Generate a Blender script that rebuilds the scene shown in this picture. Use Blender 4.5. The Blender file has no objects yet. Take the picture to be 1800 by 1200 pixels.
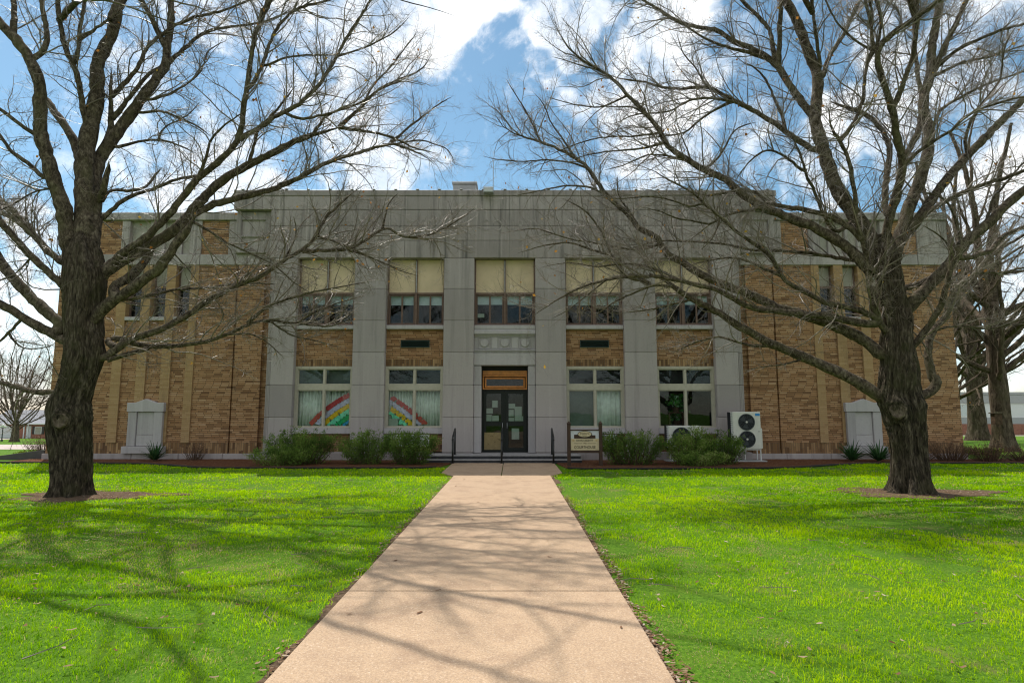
import bpy, math, random
import numpy as np
from mathutils import Vector
R = math.radians
scene = bpy.context.scene
col = scene.collection
random.seed(7)
rng = np.random.default_rng(11)

# ------------------------------------------------------------------ camera, light, exposure
EYE = 1.62
FPX = 1060.0                      # focal length measured in photo pixels (1800 wide)
PITCH = math.atan(124 / FPX)
CP, SP = math.cos(PITCH), math.sin(PITCH)
cam_data = bpy.data.cameras.new("camera")
cam_data.sensor_width = 36.0
cam_data.lens = 36.0 * FPX / 1800.0
cam_data.clip_start = 0.05
cam_data.clip_end = 3000
cam = bpy.data.objects.new("camera", cam_data)
col.objects.link(cam)
cam.location = (0, 0, EYE)
cam.rotation_euler = (math.pi / 2 + PITCH, 0, 0)
scene.camera = cam

scene.view_settings.view_transform = 'Standard'
scene.view_settings.look = 'None'
scene.view_settings.exposure = 0.56
scene.view_settings.gamma = 1.0
scene.view_settings.use_curve_mapping = False
scene.cycles.use_denoising = True
scene.cycles.filter_width = 1.15

SUN_EL = R(57.5)
SUN_DIR = Vector((-0.562 * math.cos(SUN_EL), 0.827 * math.cos(SUN_EL), math.sin(SUN_EL))).normalized()
sun_data = bpy.data.lights.new("sun", 'SUN')
sun_data.energy = 3.4
sun_data.angle = R(0.5)
sun_data.color = (1.0, 0.94, 0.84)
sun = bpy.data.objects.new("sun", sun_data)
col.objects.link(sun)
sun.rotation_euler = SUN_DIR.to_track_quat('Z', 'Y').to_euler()
sun.location = SUN_DIR * 60


class NB:
    """small helper that writes shader nodes"""
    def __init__(self, nt):
        self.nt = nt
        nt.nodes.clear()

    def n(self, t, **kw):
        nd = self.nt.nodes.new(t)
        for k, v in kw.items():
            setattr(nd, k, v)
        return nd

    def put(self, sock, v):
        if isinstance(v, bpy.types.NodeSocket):
            self.nt.links.new(v, sock)
        elif v is not None:
            if isinstance(v, (tuple, list)) and len(v) == 3 and sock.type == 'RGBA':
                v = tuple(v) + (1.0,)
            sock.default_value = v

    def m(self, op, a, b=None, c=None, clamp=False):
        nd = self.n('ShaderNodeMath', operation=op, use_clamp=clamp)
        for i, v in enumerate((a, b, c)):
            if v is not None:
                self.put(nd.inputs[i], v)
        return nd.outputs[0]

    def vm(self, op, a, b=None, out=0):
        nd = self.n('ShaderNodeVectorMath', operation=op)
        self.put(nd.inputs[0], a)
        if b is not None:
            self.put(nd.inputs[1], b)
        return nd.outputs[out]

    def mix(self, f, a, b, blend='MIX'):
        nd = self.n('ShaderNodeMix', data_type='RGBA', blend_type=blend)
        self.put(nd.inputs[0], f)
        self.put(nd.inputs[6], a)
        self.put(nd.inputs[7], b)
        return nd.outputs[2]

    def ramp(self, f, stops, interp='LINEAR'):
        nd = self.n('ShaderNodeValToRGB')
        cr = nd.color_ramp
        cr.interpolation = interp
        while len(cr.elements) < len(stops):
            cr.elements.new(0.5)
        for e, (p, c) in zip(cr.elements, stops):
            e.position = p
            if isinstance(c, (int, float)):
                c = (c, c, c)
            e.color = tuple(c) + (1.0,)
        self.put(nd.inputs[0], f)
        return nd.outputs[0]

    def noise(self, vec, scale, detail=4, rough=0.55, dist=0.0, out=0):
        nd = self.n('ShaderNodeTexNoise')
        self.put(nd.inputs['Vector'], vec)
        nd.inputs['Scale'].default_value = scale
        nd.inputs['Detail'].default_value = detail
        nd.inputs['Roughness'].default_value = rough
        nd.inputs['Distortion'].default_value = dist
        return nd.outputs[out]

    def voro(self, vec, scale, feature='F1', out='Distance'):
        nd = self.n('ShaderNodeTexVoronoi', feature=feature)
        self.put(nd.inputs['Vector'], vec)
        nd.inputs['Scale'].default_value = scale
        return nd.outputs[out]

    def white(self, vec):
        nd = self.n('ShaderNodeTexWhiteNoise')
        self.put(nd.inputs['Vector'], vec)
        return nd.outputs['Value']

    def xyz(self, vec):
        nd = self.n('ShaderNodeSeparateXYZ')
        self.put(nd.inputs[0], vec)
        return nd.outputs

    def comb(self, x, y, z):
        nd = self.n('ShaderNodeCombineXYZ')
        for i, v in enumerate((x, y, z)):
            self.put(nd.inputs[i], v)
        return nd.outputs[0]

    def scale(self, vec, s):
        nd = self.n('ShaderNodeMapping')
        self.put(nd.inputs[0], vec)
        nd.inputs['Scale'].default_value = s
        return nd.outputs[0]

    def obj(self):
        return self.n('ShaderNodeTexCoord').outputs['Object']

    def island(self):
        return self.n('ShaderNodeNewGeometry').outputs['Random Per Island']

    def attr(self, name):
        return self.n('ShaderNodeAttribute', attribute_name=name).outputs['Fac']

    def bump(self, h, strength=0.4, dist=0.02):
        nd = self.n('ShaderNodeBump')
        nd.inputs['Strength'].default_value = strength
        nd.inputs['Distance'].default_value = dist
        self.put(nd.inputs['Height'], h)
        return nd.outputs[0]

    def smooth(self, v, lo, hi):
        nd = self.n('ShaderNodeMapRange', interpolation_type='SMOOTHSTEP')
        self.put(nd.inputs[0], v)
        nd.inputs[1].default_value = lo
        nd.inputs[2].default_value = hi
        return nd.outputs[0]


# ------------------------------------------------------------------ sky and clouds
def pix_dir(x, y):
    v = (600 - y) / FPX
    u = (x - 900) / FPX
    return Vector((u, CP - v * SP, SP + v * CP)).normalized()


world = bpy.data.worlds.new("World")
scene.world = world
world.use_nodes = True
B = NB(world.node_tree)
sky = B.n('ShaderNodeTexSky', sky_type='NISHITA', sun_disc=False)
sky.sun_elevation = SUN_EL
sky.sun_rotation = math.atan2(SUN_DIR.x, SUN_DIR.y)
sky.altitude = 200
sky.air_density = 1.0
sky.dust_density = 0.4
sky.ozone_density = 2.2
dirv = B.n('ShaderNodeTexCoord').outputs['Generated']
warp = B.noise(dirv, 5.0, 3, 0.5, out=1)
dirw = B.vm('ADD', dirv, B.vm('MULTIPLY', B.vm('SUBTRACT', warp, (0.5, 0.5, 0.5)), (0.09, 0.09, 0.09)))
blobs = [(255, 120, 70), (290, 240, 80), (140, 25, 60), (430, 150, 95), (520, 130, 100), (640, 110, 90), (470, 260, 110), (590, 290, 120), (700, 280, 100), (735, 60, 95), (790, 30, 75), (822, 105, 48),
         (640, 20, 60), (915, 25, 45), (950, 40, 52), (935, 85, 42), (872, 130, 22), (1075, 290, 80), (1150, 250, 100), (1240, 290, 110), (1300, 200, 80), (1180, 150, 60), (1260, 80, 70), (1350, 40, 100),
         (1430, 90, 70), (1480, 20, 70), (1400, 290, 80), (1540, 290, 50), (1700, 40, 100), (1780, 100, 90), (1640, 120, 40), (1785, 560, 120), (30, 610, 120), (50, 430, 60), (20, 250, 60), (1600, 10, 60)]
acc = None
for bx_, by_, br_ in blobs:
    d = pix_dir(bx_, by_)
    ca = math.cos(math.atan(br_ * 1.2 / FPX))
    dp = B.vm('DOT_PRODUCT', dirw, tuple(d), out=1)
    t = B.m('MULTIPLY', B.m('SUBTRACT', dp, ca), 1.0 / (1.0 - ca))
    acc = t if acc is None else B.m('MAXIMUM', acc, t)
# sky outside this view: unseen cumulus added opposite the sun to fill the shaded front
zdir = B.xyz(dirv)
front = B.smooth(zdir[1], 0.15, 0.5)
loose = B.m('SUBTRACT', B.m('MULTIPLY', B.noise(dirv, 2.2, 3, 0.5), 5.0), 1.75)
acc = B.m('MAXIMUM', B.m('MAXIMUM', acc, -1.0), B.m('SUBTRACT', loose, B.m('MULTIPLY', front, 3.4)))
puff = B.noise(dirv, 8.0, 10, 0.66, 0.4)
fine = B.noise(dirv, 26.0, 6, 0.6, 0.6)
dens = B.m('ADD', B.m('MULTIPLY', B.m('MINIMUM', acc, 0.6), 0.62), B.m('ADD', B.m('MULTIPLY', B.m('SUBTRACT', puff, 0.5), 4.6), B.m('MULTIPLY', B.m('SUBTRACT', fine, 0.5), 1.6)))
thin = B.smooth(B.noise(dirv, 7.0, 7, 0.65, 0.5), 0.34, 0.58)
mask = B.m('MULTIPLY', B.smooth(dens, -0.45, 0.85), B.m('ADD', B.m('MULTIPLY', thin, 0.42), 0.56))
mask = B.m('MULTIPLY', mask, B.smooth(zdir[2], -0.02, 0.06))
shade = B.noise(dirv, 5.0, 6, 0.6, 0.2)
cloud_col = B.ramp(shade, [(0.34, (6.6, 6.9, 7.3)), (0.52, (8.6, 8.6, 8.6))])
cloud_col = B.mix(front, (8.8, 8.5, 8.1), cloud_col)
skyc = B.n('ShaderNodeHueSaturation')
B.put(skyc.inputs['Color'], sky.outputs[0])
skyc.inputs['Hue'].default_value = 0.480
skyc.inputs['Saturation'].default_value = 1.05
skyc.inputs['Value'].default_value = 0.87
bgn = B.n('ShaderNodeBackground')
bgn.inputs[1].default_value = 0.11
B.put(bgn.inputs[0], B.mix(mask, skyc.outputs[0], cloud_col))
B.nt.links.new(bgn.outputs[0], B.n('ShaderNodeOutputWorld').inputs[0])


# ------------------------------------------------------------------ object helpers
def link(o, parent=None):
    col.objects.link(o)
    if parent is not None:
        o.parent = parent
    return o


def tag(o, label=None, cat=None, group=None, kind=None):
    if label:
        o["label"] = label
    if cat:
        o["category"] = cat
    if group:
        o["group"] = group
    if kind:
        o["kind"] = kind
    return o


def empty(name, loc, label=None, cat=None, group=None):
    o = bpy.data.objects.new(name, None)
    o.location = loc
    o.empty_display_size = 0.3
    link(o)
    return tag(o, label, cat, group)


class MB:
    """collects faces, then links them as one mesh object"""
    def __init__(self):
        self.v, self.f = [], []

    def add(self, vs, fs):
        o = len(self.v)
        self.v += [tuple(p) for p in vs]
        self.f += [tuple(i + o for i in q) for q in fs]
        return self

    def box(self, x0, x1, y0, y1, z0, z1):
        x0, x1 = sorted((x0, x1)); y0, y1 = sorted((y0, y1)); z0, z1 = sorted((z0, z1))
        return self.add([(x0, y0, z0), (x1, y0, z0), (x1, y1, z0), (x0, y1, z0), (x0, y0, z1), (x1, y0, z1), (x1, y1, z1), (x0, y1, z1)],
                        [(0, 3, 2, 1), (4, 5, 6, 7), (0, 1, 5, 4), (1, 2, 6, 5), (2, 3, 7, 6), (3, 0, 4, 7)])

    def frame(self, x0, x1, z0, z1, y0, y1, w):
        """four butted bars round an opening"""
        self.box(x0, x1, y0, y1, z0, z0 + w); self.box(x0, x1, y0, y1, z1 - w, z1)
        self.box(x0, x0 + w, y0, y1, z0 + w, z1 - w); self.box(x1 - w, x1, y0, y1, z0 + w, z1 - w)
        return self

    def prism(self, poly, y0, y1):
        """an x-z outline given depth along y"""
        n = len(poly)
        vs = [(x, y0, z) for x, z in poly] + [(x, y1, z) for x, z in poly]
        fs = [tuple(range(n)), tuple(range(2 * n - 1, n - 1, -1))] + [(i, i + n, (i + 1) % n + n, (i + 1) % n) for i in range(n)]
        return self.add(vs, fs)

    def slab(self, poly, z0, z1):
        n = len(poly)
        vs = [(x, y, z0) for x, y in poly] + [(x, y, z1) for x, y in poly]
        fs = [tuple(range(n - 1, -1, -1)), tuple(range(n, 2 * n))] + [(i, (i + 1) % n, (i + 1) % n + n, i + n) for i in range(n)]
        return self.add(vs, fs)

    def disc(self, cx, cz, r, y0, y1, n=28):
        return self.prism([(cx + r * math.cos(2 * math.pi * i / n), cz + r * math.sin(2 * math.pi * i / n)) for i in range(n)], y0, y1)

    def ring(self, cx, cz, r0, r1, y0, y1, n=32):
        vs, fs = [], []
        for i in range(n):
            a = 2 * math.pi * i / n
            for r, y in ((r0, y0), (r1, y0), (r1, y1), (r0, y1)):
                vs.append((cx + r * math.cos(a), y, cz + r * math.sin(a)))
        for i in range(n):
            a, b = i * 4, ((i + 1) % n) * 4
            for k in range(4):
                fs.append((a + k, a + (k + 1) % 4, b + (k + 1) % 4, b + k))
        return self.add(vs, fs)

    def tube(self, pts, r, sides=10):
        pts = [Vector(p) for p in pts]
        vs, fs = [], []
        for i, p in enumerate(pts):
            t = (pts[min(i + 1, len(pts) - 1)] - pts[max(i - 1, 0)]).normalized()
            a = t.cross(Vector((0.31, 0.87, 0.39))).normalized()
            b = t.cross(a)
            rr = r[i] if isinstance(r, (list, tuple)) else r
            for k in range(sides):
                an = 2 * math.pi * k / sides
                vs.append(p + a * (rr * math.cos(an)) + b * (rr * math.sin(an)))
        for i in range(len(pts) - 1):
            for k in range(sides):
                fs.append((i * sides + k, i * sides + (k + 1) % sides, (i + 1) * sides + (k + 1) % sides, (i + 1) * sides + k))
        fs.append(tuple(range(sides - 1, -1, -1)))
        fs.append(tuple((len(pts) - 1) * sides + k for k in range(sides)))
        return self.add(vs, fs)

    def build(self, name, m, parent=None, bevel=0.0, smooth=False, seg=1):
        me = bpy.data.meshes.new(name)
        me.from_pydata(self.v, [], self.f)
        me.validate()
        bmfix(me)
        if m is not None:
            me.materials.append(m)
        o = link(bpy.data.objects.new(name, me), parent)
        if smooth:
            me.shade_smooth()
        if bevel:
            b = o.modifiers.new("bevel", 'BEVEL')
            b.width = bevel; b.segments = seg; b.limit_method = 'ANGLE'; b.angle_limit = R(40)
        return o


def bmfix(me):
    import bmesh
    bm = bmesh.new(); bm.from_mesh(me)
    bmesh.ops.recalc_face_normals(bm, faces=bm.faces)
    bm.to_mesh(me); bm.free()


def np_mesh(name, verts, faces, m, parent=None, smooth=False, attrs=None, mats=None):
    """faces: list of (k-gon index arrays); links one mesh made from numpy arrays"""
    me = bpy.data.meshes.new(name)
    verts = np.asarray(verts, dtype=np.float32)
    me.vertices.add(len(verts))
    me.vertices.foreach_set('co', verts.ravel())
    idx = np.concatenate([f.ravel() for f in faces]).astype(np.int32)
    tot = np.concatenate([np.full(len(f), f.shape[1], np.int32) for f in faces])
    start = np.concatenate([[0], np.cumsum(tot)[:-1]]).astype(np.int32)
    me.loops.add(len(idx))
    me.loops.foreach_set('vertex_index', idx)
    me.polygons.add(len(tot))
    me.polygons.foreach_set('loop_start', start)
    if mats is not None:
        me.polygons.foreach_set('material_index', np.asarray(mats, np.int32))
    if smooth:
        me.polygons.foreach_set('use_smooth', np.ones(len(tot), bool))
    me.update(calc_edges=True)
    for k, a in (attrs or {}).items():
        at = me.attributes.new(k, 'FLOAT', 'POINT')
        at.data.foreach_set('value', np.asarray(a, np.float32))
    for mm in (m if isinstance(m, (list, tuple)) else [m]):
        me.materials.append(mm)
    return link(bpy.data.objects.new(name, me), parent)


def text(name, body, size, loc, m, parent=None, depth=0.006, sx=1.0, align='CENTER', spacing=1.0):
    c = bpy.data.curves.new(name, 'FONT')
    c.body = body; c.size = size; c.extrude = depth; c.align_x = align; c.align_y = 'CENTER'
    c.space_character = spacing
    c.materials.append(m)
    tmp = bpy.data.objects.new("letters", c)
    col.objects.link(tmp)
    bpy.context.view_layer.update()
    me = bpy.data.meshes.new_from_object(tmp.evaluated_get(bpy.context.evaluated_depsgraph_get()))
    bpy.data.objects.remove(tmp)
    bpy.data.curves.remove(c)
    me.name = name
    o = link(bpy.data.objects.new(name, me), parent)
    o.location = loc; o.rotation_euler = (math.pi / 2, 0, 0); o.scale = (sx, 1, 1)
    return o


def vnoise(x, y, scale, seed=0):
    """value noise on a lattice, 0..1"""
    x = np.asarray(x) * scale + 1000.0; y = np.asarray(y) * scale + 1000.0
    xi = np.floor(x).astype(np.int64); yi = np.floor(y).astype(np.int64)
    fx = x - xi; fy = y - yi
    fx = fx * fx * (3 - 2 * fx); fy = fy * fy * (3 - 2 * fy)
    def h(a, b):
        k = (a * 374761393 + b * 668265263 + seed * 974711) & 0xFFFFFFFF
        k = ((k ^ (k >> 13)) * 1274126177) & 0xFFFFFFFF
        return ((k ^ (k >> 16)) & 0xFFFF) / 65535.0
    return (h(xi, yi) * (1 - fx) + h(xi + 1, yi) * fx) * (1 - fy) + (h(xi, yi + 1) * (1 - fx) + h(xi + 1, yi + 1) * fx) * fy


def at(x, y, Y):
    """photo pixel (1800 x 1200) at distance Y -> world point"""
    v = (600 - y) / FPX
    h = CP - v * SP
    return Vector((Y * (x - 900) / FPX / h, Y, EYE + Y * (SP + v * CP) / h))


# ------------------------------------------------------------------ materials
M = {}


def new_mat(name, rough=0.8, spec=0.3):
    m = bpy.data.materials.new(name)
    m.use_nodes = True
    b = NB(m.node_tree)
    bs = b.n('ShaderNodeBsdfPrincipled')
    out = b.n('ShaderNodeOutputMaterial')
    b.nt.links.new(bs.outputs[0], out.inputs[0])
    bs.inputs['Roughness'].default_value = rough
    bs.inputs['Specular IOR Level'].default_value = spec
    M[name] = m
    return b, bs, out


def plain(name, c, rough=0.6, spec=0.4, metal=0.0, var=0.12, scale=9.0, bump=0.0):
    b, bs, _ = new_mat(name, rough, spec)
    o = b.obj()
    n = b.noise(o, scale, 5, 0.6)
    c2 = tuple(max(0.0, v * (1 - 2 * var)) for v in c)
    c3 = tuple(min(1.0, v * (1 + var)) for v in c)
    b.put(bs.inputs['Base Color'], b.ramp(n, [(0.3, c2), (0.7, c3)]))
    b.put(bs.inputs['Roughness'], b.m('ADD', b.m('MULTIPLY', n, 0.2), rough - 0.1))
    bs.inputs['Metallic'].default_value = metal
    if bump:
        b.put(bs.inputs['Normal'], b.bump(b.noise(o, scale * 6, 4), bump, 0.01))
    return M[name]


def stone(name, lo, hi, streak=0.5, dark=(0.10, 0.095, 0.09), blocks=0.5):
    b, bs, _ = new_mat(name, 0.85, 0.2)
    o = b.obj()
    isl = b.island()
    base = b.mix(b.noise(o, 1.7, 6, 0.62), lo, hi)
    base = b.mix(blocks, base, b.mix(isl, tuple(v * 0.82 for v in lo), tuple(v * 1.06 for v in hi)), 'MIX')
    # rain streaks run down the face
    st = b.noise(b.scale(o, (2.6, 2.6, 0.16)), 1.6, 6, 0.65)
    st2 = b.noise(b.scale(o, (4.2, 4.2, 0.22)), 1.3, 5, 0.65)
    sm = b.m('MULTIPLY', b.smooth(st, 0.48, 0.72), streak)
    c = b.mix(sm, base, dark)
    c = b.mix(b.m('MULTIPLY', b.smooth(st2, 0.52, 0.75), 0.5 * streak + 0.12), c, tuple(min(1, v * 1.35) for v in hi))
    mot = b.noise(o, 14, 6, 0.7)
    c = b.mix(b.m('MULTIPLY', b.smooth(mot, 0.5, 0.75), 0.25), c, tuple(v * 0.55 for v in lo))
    b.put(bs.inputs['Base Color'], c)
    b.put(bs.inputs['Normal'], b.bump(b.noise(o, 45, 5, 0.7), 0.25, 0.01))


stone('limestone', (0.300, 0.270, 0.268), (0.395, 0.358, 0.352), 0.28)
stone('weathered_limestone', (0.245, 0.218, 0.212), (0.385, 0.346, 0.336), 0.95, blocks=0.4)
stone('sill_stone', (0.345, 0.325, 0.335), (0.44, 0.415, 0.425), 0.2)


def brick(name, cols, bw, bh, mortar, gap, seed=0.0, soldier=False):
    b, bs, _ = new_mat(name, 0.85, 0.2)
    o = b.obj()
    x, y, z = b.xyz(o)
    u = b.m('ADD', b.m('ADD', x, y), 60.0)
    w = b.m('ADD', z, 3.0)
    if soldier:
        u, w = w, u
    row = b.m('FLOOR', b.m('DIVIDE', w, bh))
    uu = b.m('ADD', b.m('DIVIDE', u, bw), b.m('MULTIPLY', b.white(b.comb(row, seed, 1.7)), 0.9))
    idn = b.m('FLOOR', uu)
    rnd = b.white(b.comb(idn, row, seed))
    rnd2 = b.white(b.comb(row, idn, seed + 3.1))
    rowt = b.white(b.comb(row, seed + 8.0, 0.3))
    blotch = b.noise(b.scale(o, (0.5, 0.5, 1.2)), 1.0, 3)
    f = b.m('ADD', b.m('ADD', b.m('MULTIPLY', rnd, 0.85), b.m('MULTIPLY', rowt, 0.16)), b.m('MULTIPLY', b.m('SUBTRACT', blotch, 0.5), 0.35))
    c = b.ramp(f, [(i / max(1, len(cols) - 1), k) for i, k in enumerate(cols)])
    c = b.mix(b.m('MULTIPLY', rnd2, 0.3), c, (0.30, 0.19, 0.10))
    fu = b.m('FRACT', uu)
    fw = b.m('FRACT', b.m('DIVIDE', w, bh))
    eu = b.m('MULTIPLY', b.m('MINIMUM', fu, b.m('SUBTRACT', 1.0, fu)), bw)
    ew = b.m('MULTIPLY', b.m('MINIMUM', fw, b.m('SUBTRACT', 1.0, fw)), bh)
    edge = b.m('LESS_THAN', b.m('MINIMUM', eu, ew), gap)
    grain = b.noise(o, 60, 4, 0.7)
    c = b.mix(b.m('MULTIPLY', b.smooth(grain, 0.45, 0.8), 0.35), c, (0.08, 0.05, 0.03))
    c = b.mix(edge, c, mortar)
    soot = b.noise(b.scale(o, (1.4, 1.4, 0.35)), 1.1, 5, 0.6)
    c = b.mix(b.m('MULTIPLY', b.smooth(soot, 0.55, 0.8), 0.35), c, (0.07, 0.055, 0.045))
    b.put(bs.inputs['Base Color'], c)
    b.put(bs.inputs['Normal'], b.bump(b.m('ADD', b.m('SUBTRACT', 1.0, edge), b.m('MULTIPLY', grain, 0.3)), 0.5, 0.008))


BR = [(0.13, 0.064, 0.034), (0.25, 0.128, 0.062), (0.36, 0.195, 0.095), (0.41, 0.230, 0.118), (0.44, 0.262, 0.145), (0.50, 0.32, 0.19)]
brick('brick', BR, 0.27, 0.064, (0.115, 0.072, 0.042), 0.0075)
brick('soldier_brick', [(0.07, 0.035, 0.02), (0.20, 0.11, 0.05), (0.42, 0.27, 0.14)], 0.36, 0.075, (0.13, 0.09, 0.06), 0.006, 5.0, True)
brick('tan_brick', [(0.32, 0.20, 0.095), (0.38, 0.25, 0.125), (0.42, 0.28, 0.15)], 0.34, 0.068, (0.29, 0.19, 0.11), 0.005, 2.0)
brick('red_brick', [(0.22, 0.07, 0.05), (0.30, 0.10, 0.07), (0.36, 0.14, 0.10)], 0.3, 0.09, (0.3, 0.2, 0.17), 0.008, 9.0)

plain('tan_panel', (0.60, 0.48, 0.325), 0.6, 0.3, var=0.05, scale=2.5)
plain('grey_panel', (0.34, 0.32, 0.28), 0.7, 0.3, var=0.08, scale=2.5)
plain('brown_frame', (0.15, 0.095, 0.075), 0.55, 0.3)
plain('beige_frame', (0.44, 0.41, 0.34), 0.55, 0.3, var=0.06)
plain('bronze_dark', (0.012, 0.016, 0.014), 0.5, 0.25)
plain('orange_wood', (0.62, 0.24, 0.055), 0.45, 0.4, var=0.18, scale=5)
plain('black_paint', (0.012, 0.014, 0.014), 0.4, 0.5)
plain('green_louver', (0.012, 0.03, 0.025), 0.5, 0.4)
plain('white_metal', (0.72, 0.73, 0.72), 0.4, 0.5, var=0.05)
plain('off_white_metal', (0.60, 0.60, 0.55), 0.45, 0.5, var=0.05)
plain('grey_metal', (0.34, 0.36, 0.37), 0.45, 0.5, 0.3)
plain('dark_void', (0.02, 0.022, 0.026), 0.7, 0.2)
plain('fan_plastic', (0.045, 0.055, 0.065), 0.5, 0.4)
plain('blue_label', (0.02, 0.22, 0.55), 0.4, 0.4, var=0.03)
plain('blind_fabric', (0.50, 0.55, 0.58), 0.8, 0.2, var=0.05)
plain('dark_shade', (0.13, 0.145, 0.14), 0.8, 0.2, var=0.08)
plain('interior_paint', (0.09, 0.088, 0.08), 0.9, 0.1)
plain('curtain_cloth', (0.74, 0.77, 0.70), 0.9, 0.1, var=0.12, scale=4)
plain('paper', (0.36, 0.39, 0.34), 0.8, 0.2, var=0.06)
plain('sign_brown', (0.055, 0.03, 0.018), 0.6, 0.3, var=0.2)
plain('sign_cream', (0.56, 0.47, 0.30), 0.6, 0.3, var=0.05)
plain('sign_white', (0.55, 0.57, 0.60), 0.6, 0.3, var=0.05)
plain('sign_black', (0.012, 0.01, 0.008), 0.6, 0.3)
plain('sign_gold', (0.40, 0.25, 0.08), 0.5, 0.3)
plain('brass', (0.20, 0.155, 0.085), 0.3, 0.5, 0.7)
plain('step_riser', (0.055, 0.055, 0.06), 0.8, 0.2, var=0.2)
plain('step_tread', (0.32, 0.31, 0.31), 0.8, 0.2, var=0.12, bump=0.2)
plain('roof_gravel', (0.25, 0.24, 0.23), 0.9, 0.1)
plain('coping_metal', (0.33, 0.33, 0.34), 0.5, 0.4, var=0.1, scale=3)
plain('stop_red', (0.50, 0.02, 0.02), 0.5, 0.3)
plain('street_green', (0.01, 0.28, 0.16), 0.5, 0.3)
plain('shingle_grey', (0.30, 0.31, 0.34), 0.9, 0.1, var=0.1, scale=6)
plain('white_siding', (0.60, 0.62, 0.64), 0.7, 0.2, var=0.05)
plain('grey_siding', (0.33, 0.34, 0.36), 0.7, 0.2, var=0.06)
plain('edging_black', (0.02, 0.018, 0.016), 0.6, 0.2)
plain('lens_glass', (0.5, 0.52, 0.52), 0.2, 0.5)
plain('globe_white', (0.8, 0.8, 0.78), 0.3, 0.4, var=0.02)
for nm, c in (('rainbow_red', (0.55, 0.07, 0.075)), ('rainbow_lavender', (0.62, 0.57, 0.76)), ('rainbow_orange', (0.95, 0.55, 0.03)),
              ('rainbow_mint', (0.22, 0.78, 0.50)), ('rainbow_green', (0.025, 0.42, 0.15)), ('rainbow_blue', (0.04, 0.34, 0.66))):
    plain(nm, c, 0.8, 0.2, var=0.15, scale=14)

# window glass: clear with a thin skin of reflection
m = bpy.data.materials.new('glass'); m.use_nodes = True; M['glass'] = m
b = NB(m.node_tree)
lw = b.n('ShaderNodeLayerWeight'); lw.inputs[0].default_value = 0.12
gl = b.n('ShaderNodeBsdfGlossy'); gl.inputs['Roughness'].default_value = 0.015
gl.inputs['Color'].default_value = (0.92, 0.97, 1.0, 1)
wob = b.bump(b.noise(b.obj(), 1.6, 2), 0.06, 0.03)
b.put(gl.inputs['Normal'], wob)
tr = b.n('ShaderNodeBsdfTransparent'); tr.inputs[0].default_value = (0.90, 0.94, 0.94, 1)
mx = b.n('ShaderNodeMixShader')
b.put(mx.inputs[0], b.m('ADD', lw.outputs[0], 0.012, clamp=True))
b.nt.links.new(tr.outputs[0], mx.inputs[1]); b.nt.links.new(gl.outputs[0], mx.inputs[2])
b.nt.links.new(mx.outputs[0], b.n('ShaderNodeOutputMaterial').inputs[0])

# lawn earth under the blades
b, bs, _ = new_mat('lawn', 0.95, 0.1)
o = b.obj()
big = b.noise(o, 0.35, 4, 0.6)
mid = b.noise(o, 2.2, 6, 0.65)
fin = b.noise(b.scale(o, (1, 0.6, 1)), 38, 5, 0.7)
c = b.ramp(fin, [(0.3, (0.030, 0.075, 0.006)), (0.52, (0.085, 0.19, 0.012)), (0.72, (0.17, 0.27, 0.03))])
c = b.mix(b.m('MULTIPLY', b.smooth(mid, 0.45, 0.7), 0.5), c, (0.13, 0.21, 0.022))
c = b.mix(b.m('MULTIPLY', b.smooth(b.noise(o, 1.1, 7, 0.7), 0.56, 0.7), 0.6), c, (0.19, 0.15, 0.07))
b.put(bs.inputs['Base Color'], c)
b.put(bs.inputs['Normal'], b.bump(fin, 0.8, 0.03))

# grass blades
m = bpy.data.materials.new('grass_blade'); m.use_nodes = True; M['grass_blade'] = m
b = NB(m.node_tree)
tint = b.attr('tint')
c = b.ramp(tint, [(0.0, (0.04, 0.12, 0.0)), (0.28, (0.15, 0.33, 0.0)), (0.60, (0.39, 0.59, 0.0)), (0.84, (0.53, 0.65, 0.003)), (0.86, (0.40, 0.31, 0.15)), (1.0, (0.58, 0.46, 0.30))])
df = b.n('ShaderNodeBsdfDiffuse'); b.put(df.inputs[0], c)
tl = b.n('ShaderNodeBsdfTranslucent'); b.put(tl.inputs[0], b.mix(1.0, c, (1.15, 1.25, 0.7), 'MULTIPLY'))
gs = b.n('ShaderNodeBsdfGlossy'); gs.inputs[0].default_value = (0.9, 0.95, 0.8, 1); gs.inputs['Roughness'].default_value = 0.4
m1 = b.n('ShaderNodeMixShader'); m1.inputs[0].default_value = 0.5
m2 = b.n('ShaderNodeMixShader'); m2.inputs[0].default_value = 0.006
b.nt.links.new(df.outputs[0], m1.inputs[1]); b.nt.links.new(tl.outputs[0], m1.inputs[2])
b.nt.links.new(m1.outputs[0], m2.inputs[1]); b.nt.links.new(gs.outputs[0], m2.inputs[2])
b.nt.links.new(m2.outputs[0], b.n('ShaderNodeOutputMaterial').inputs[0])


def leafy(name, stops, trans=0.35, attr='tint'):
    m = bpy.data.materials.new(name); m.use_nodes = True; M[name] = m
    b = NB(m.node_tree)
    c = b.ramp(b.attr(attr), stops)
    df = b.n('ShaderNodeBsdfDiffuse'); b.put(df.inputs[0], c)
    tl = b.n('ShaderNodeBsdfTranslucent'); b.put(tl.inputs[0], c)
    m1 = b.n('ShaderNodeMixShader'); m1.inputs[0].default_value = trans
    b.nt.links.new(df.outputs[0], m1.inputs[1]); b.nt.links.new(tl.outputs[0], m1.inputs[2])
    b.nt.links.new(m1.outputs[0], b.n('ShaderNodeOutputMaterial').inputs[0])


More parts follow.
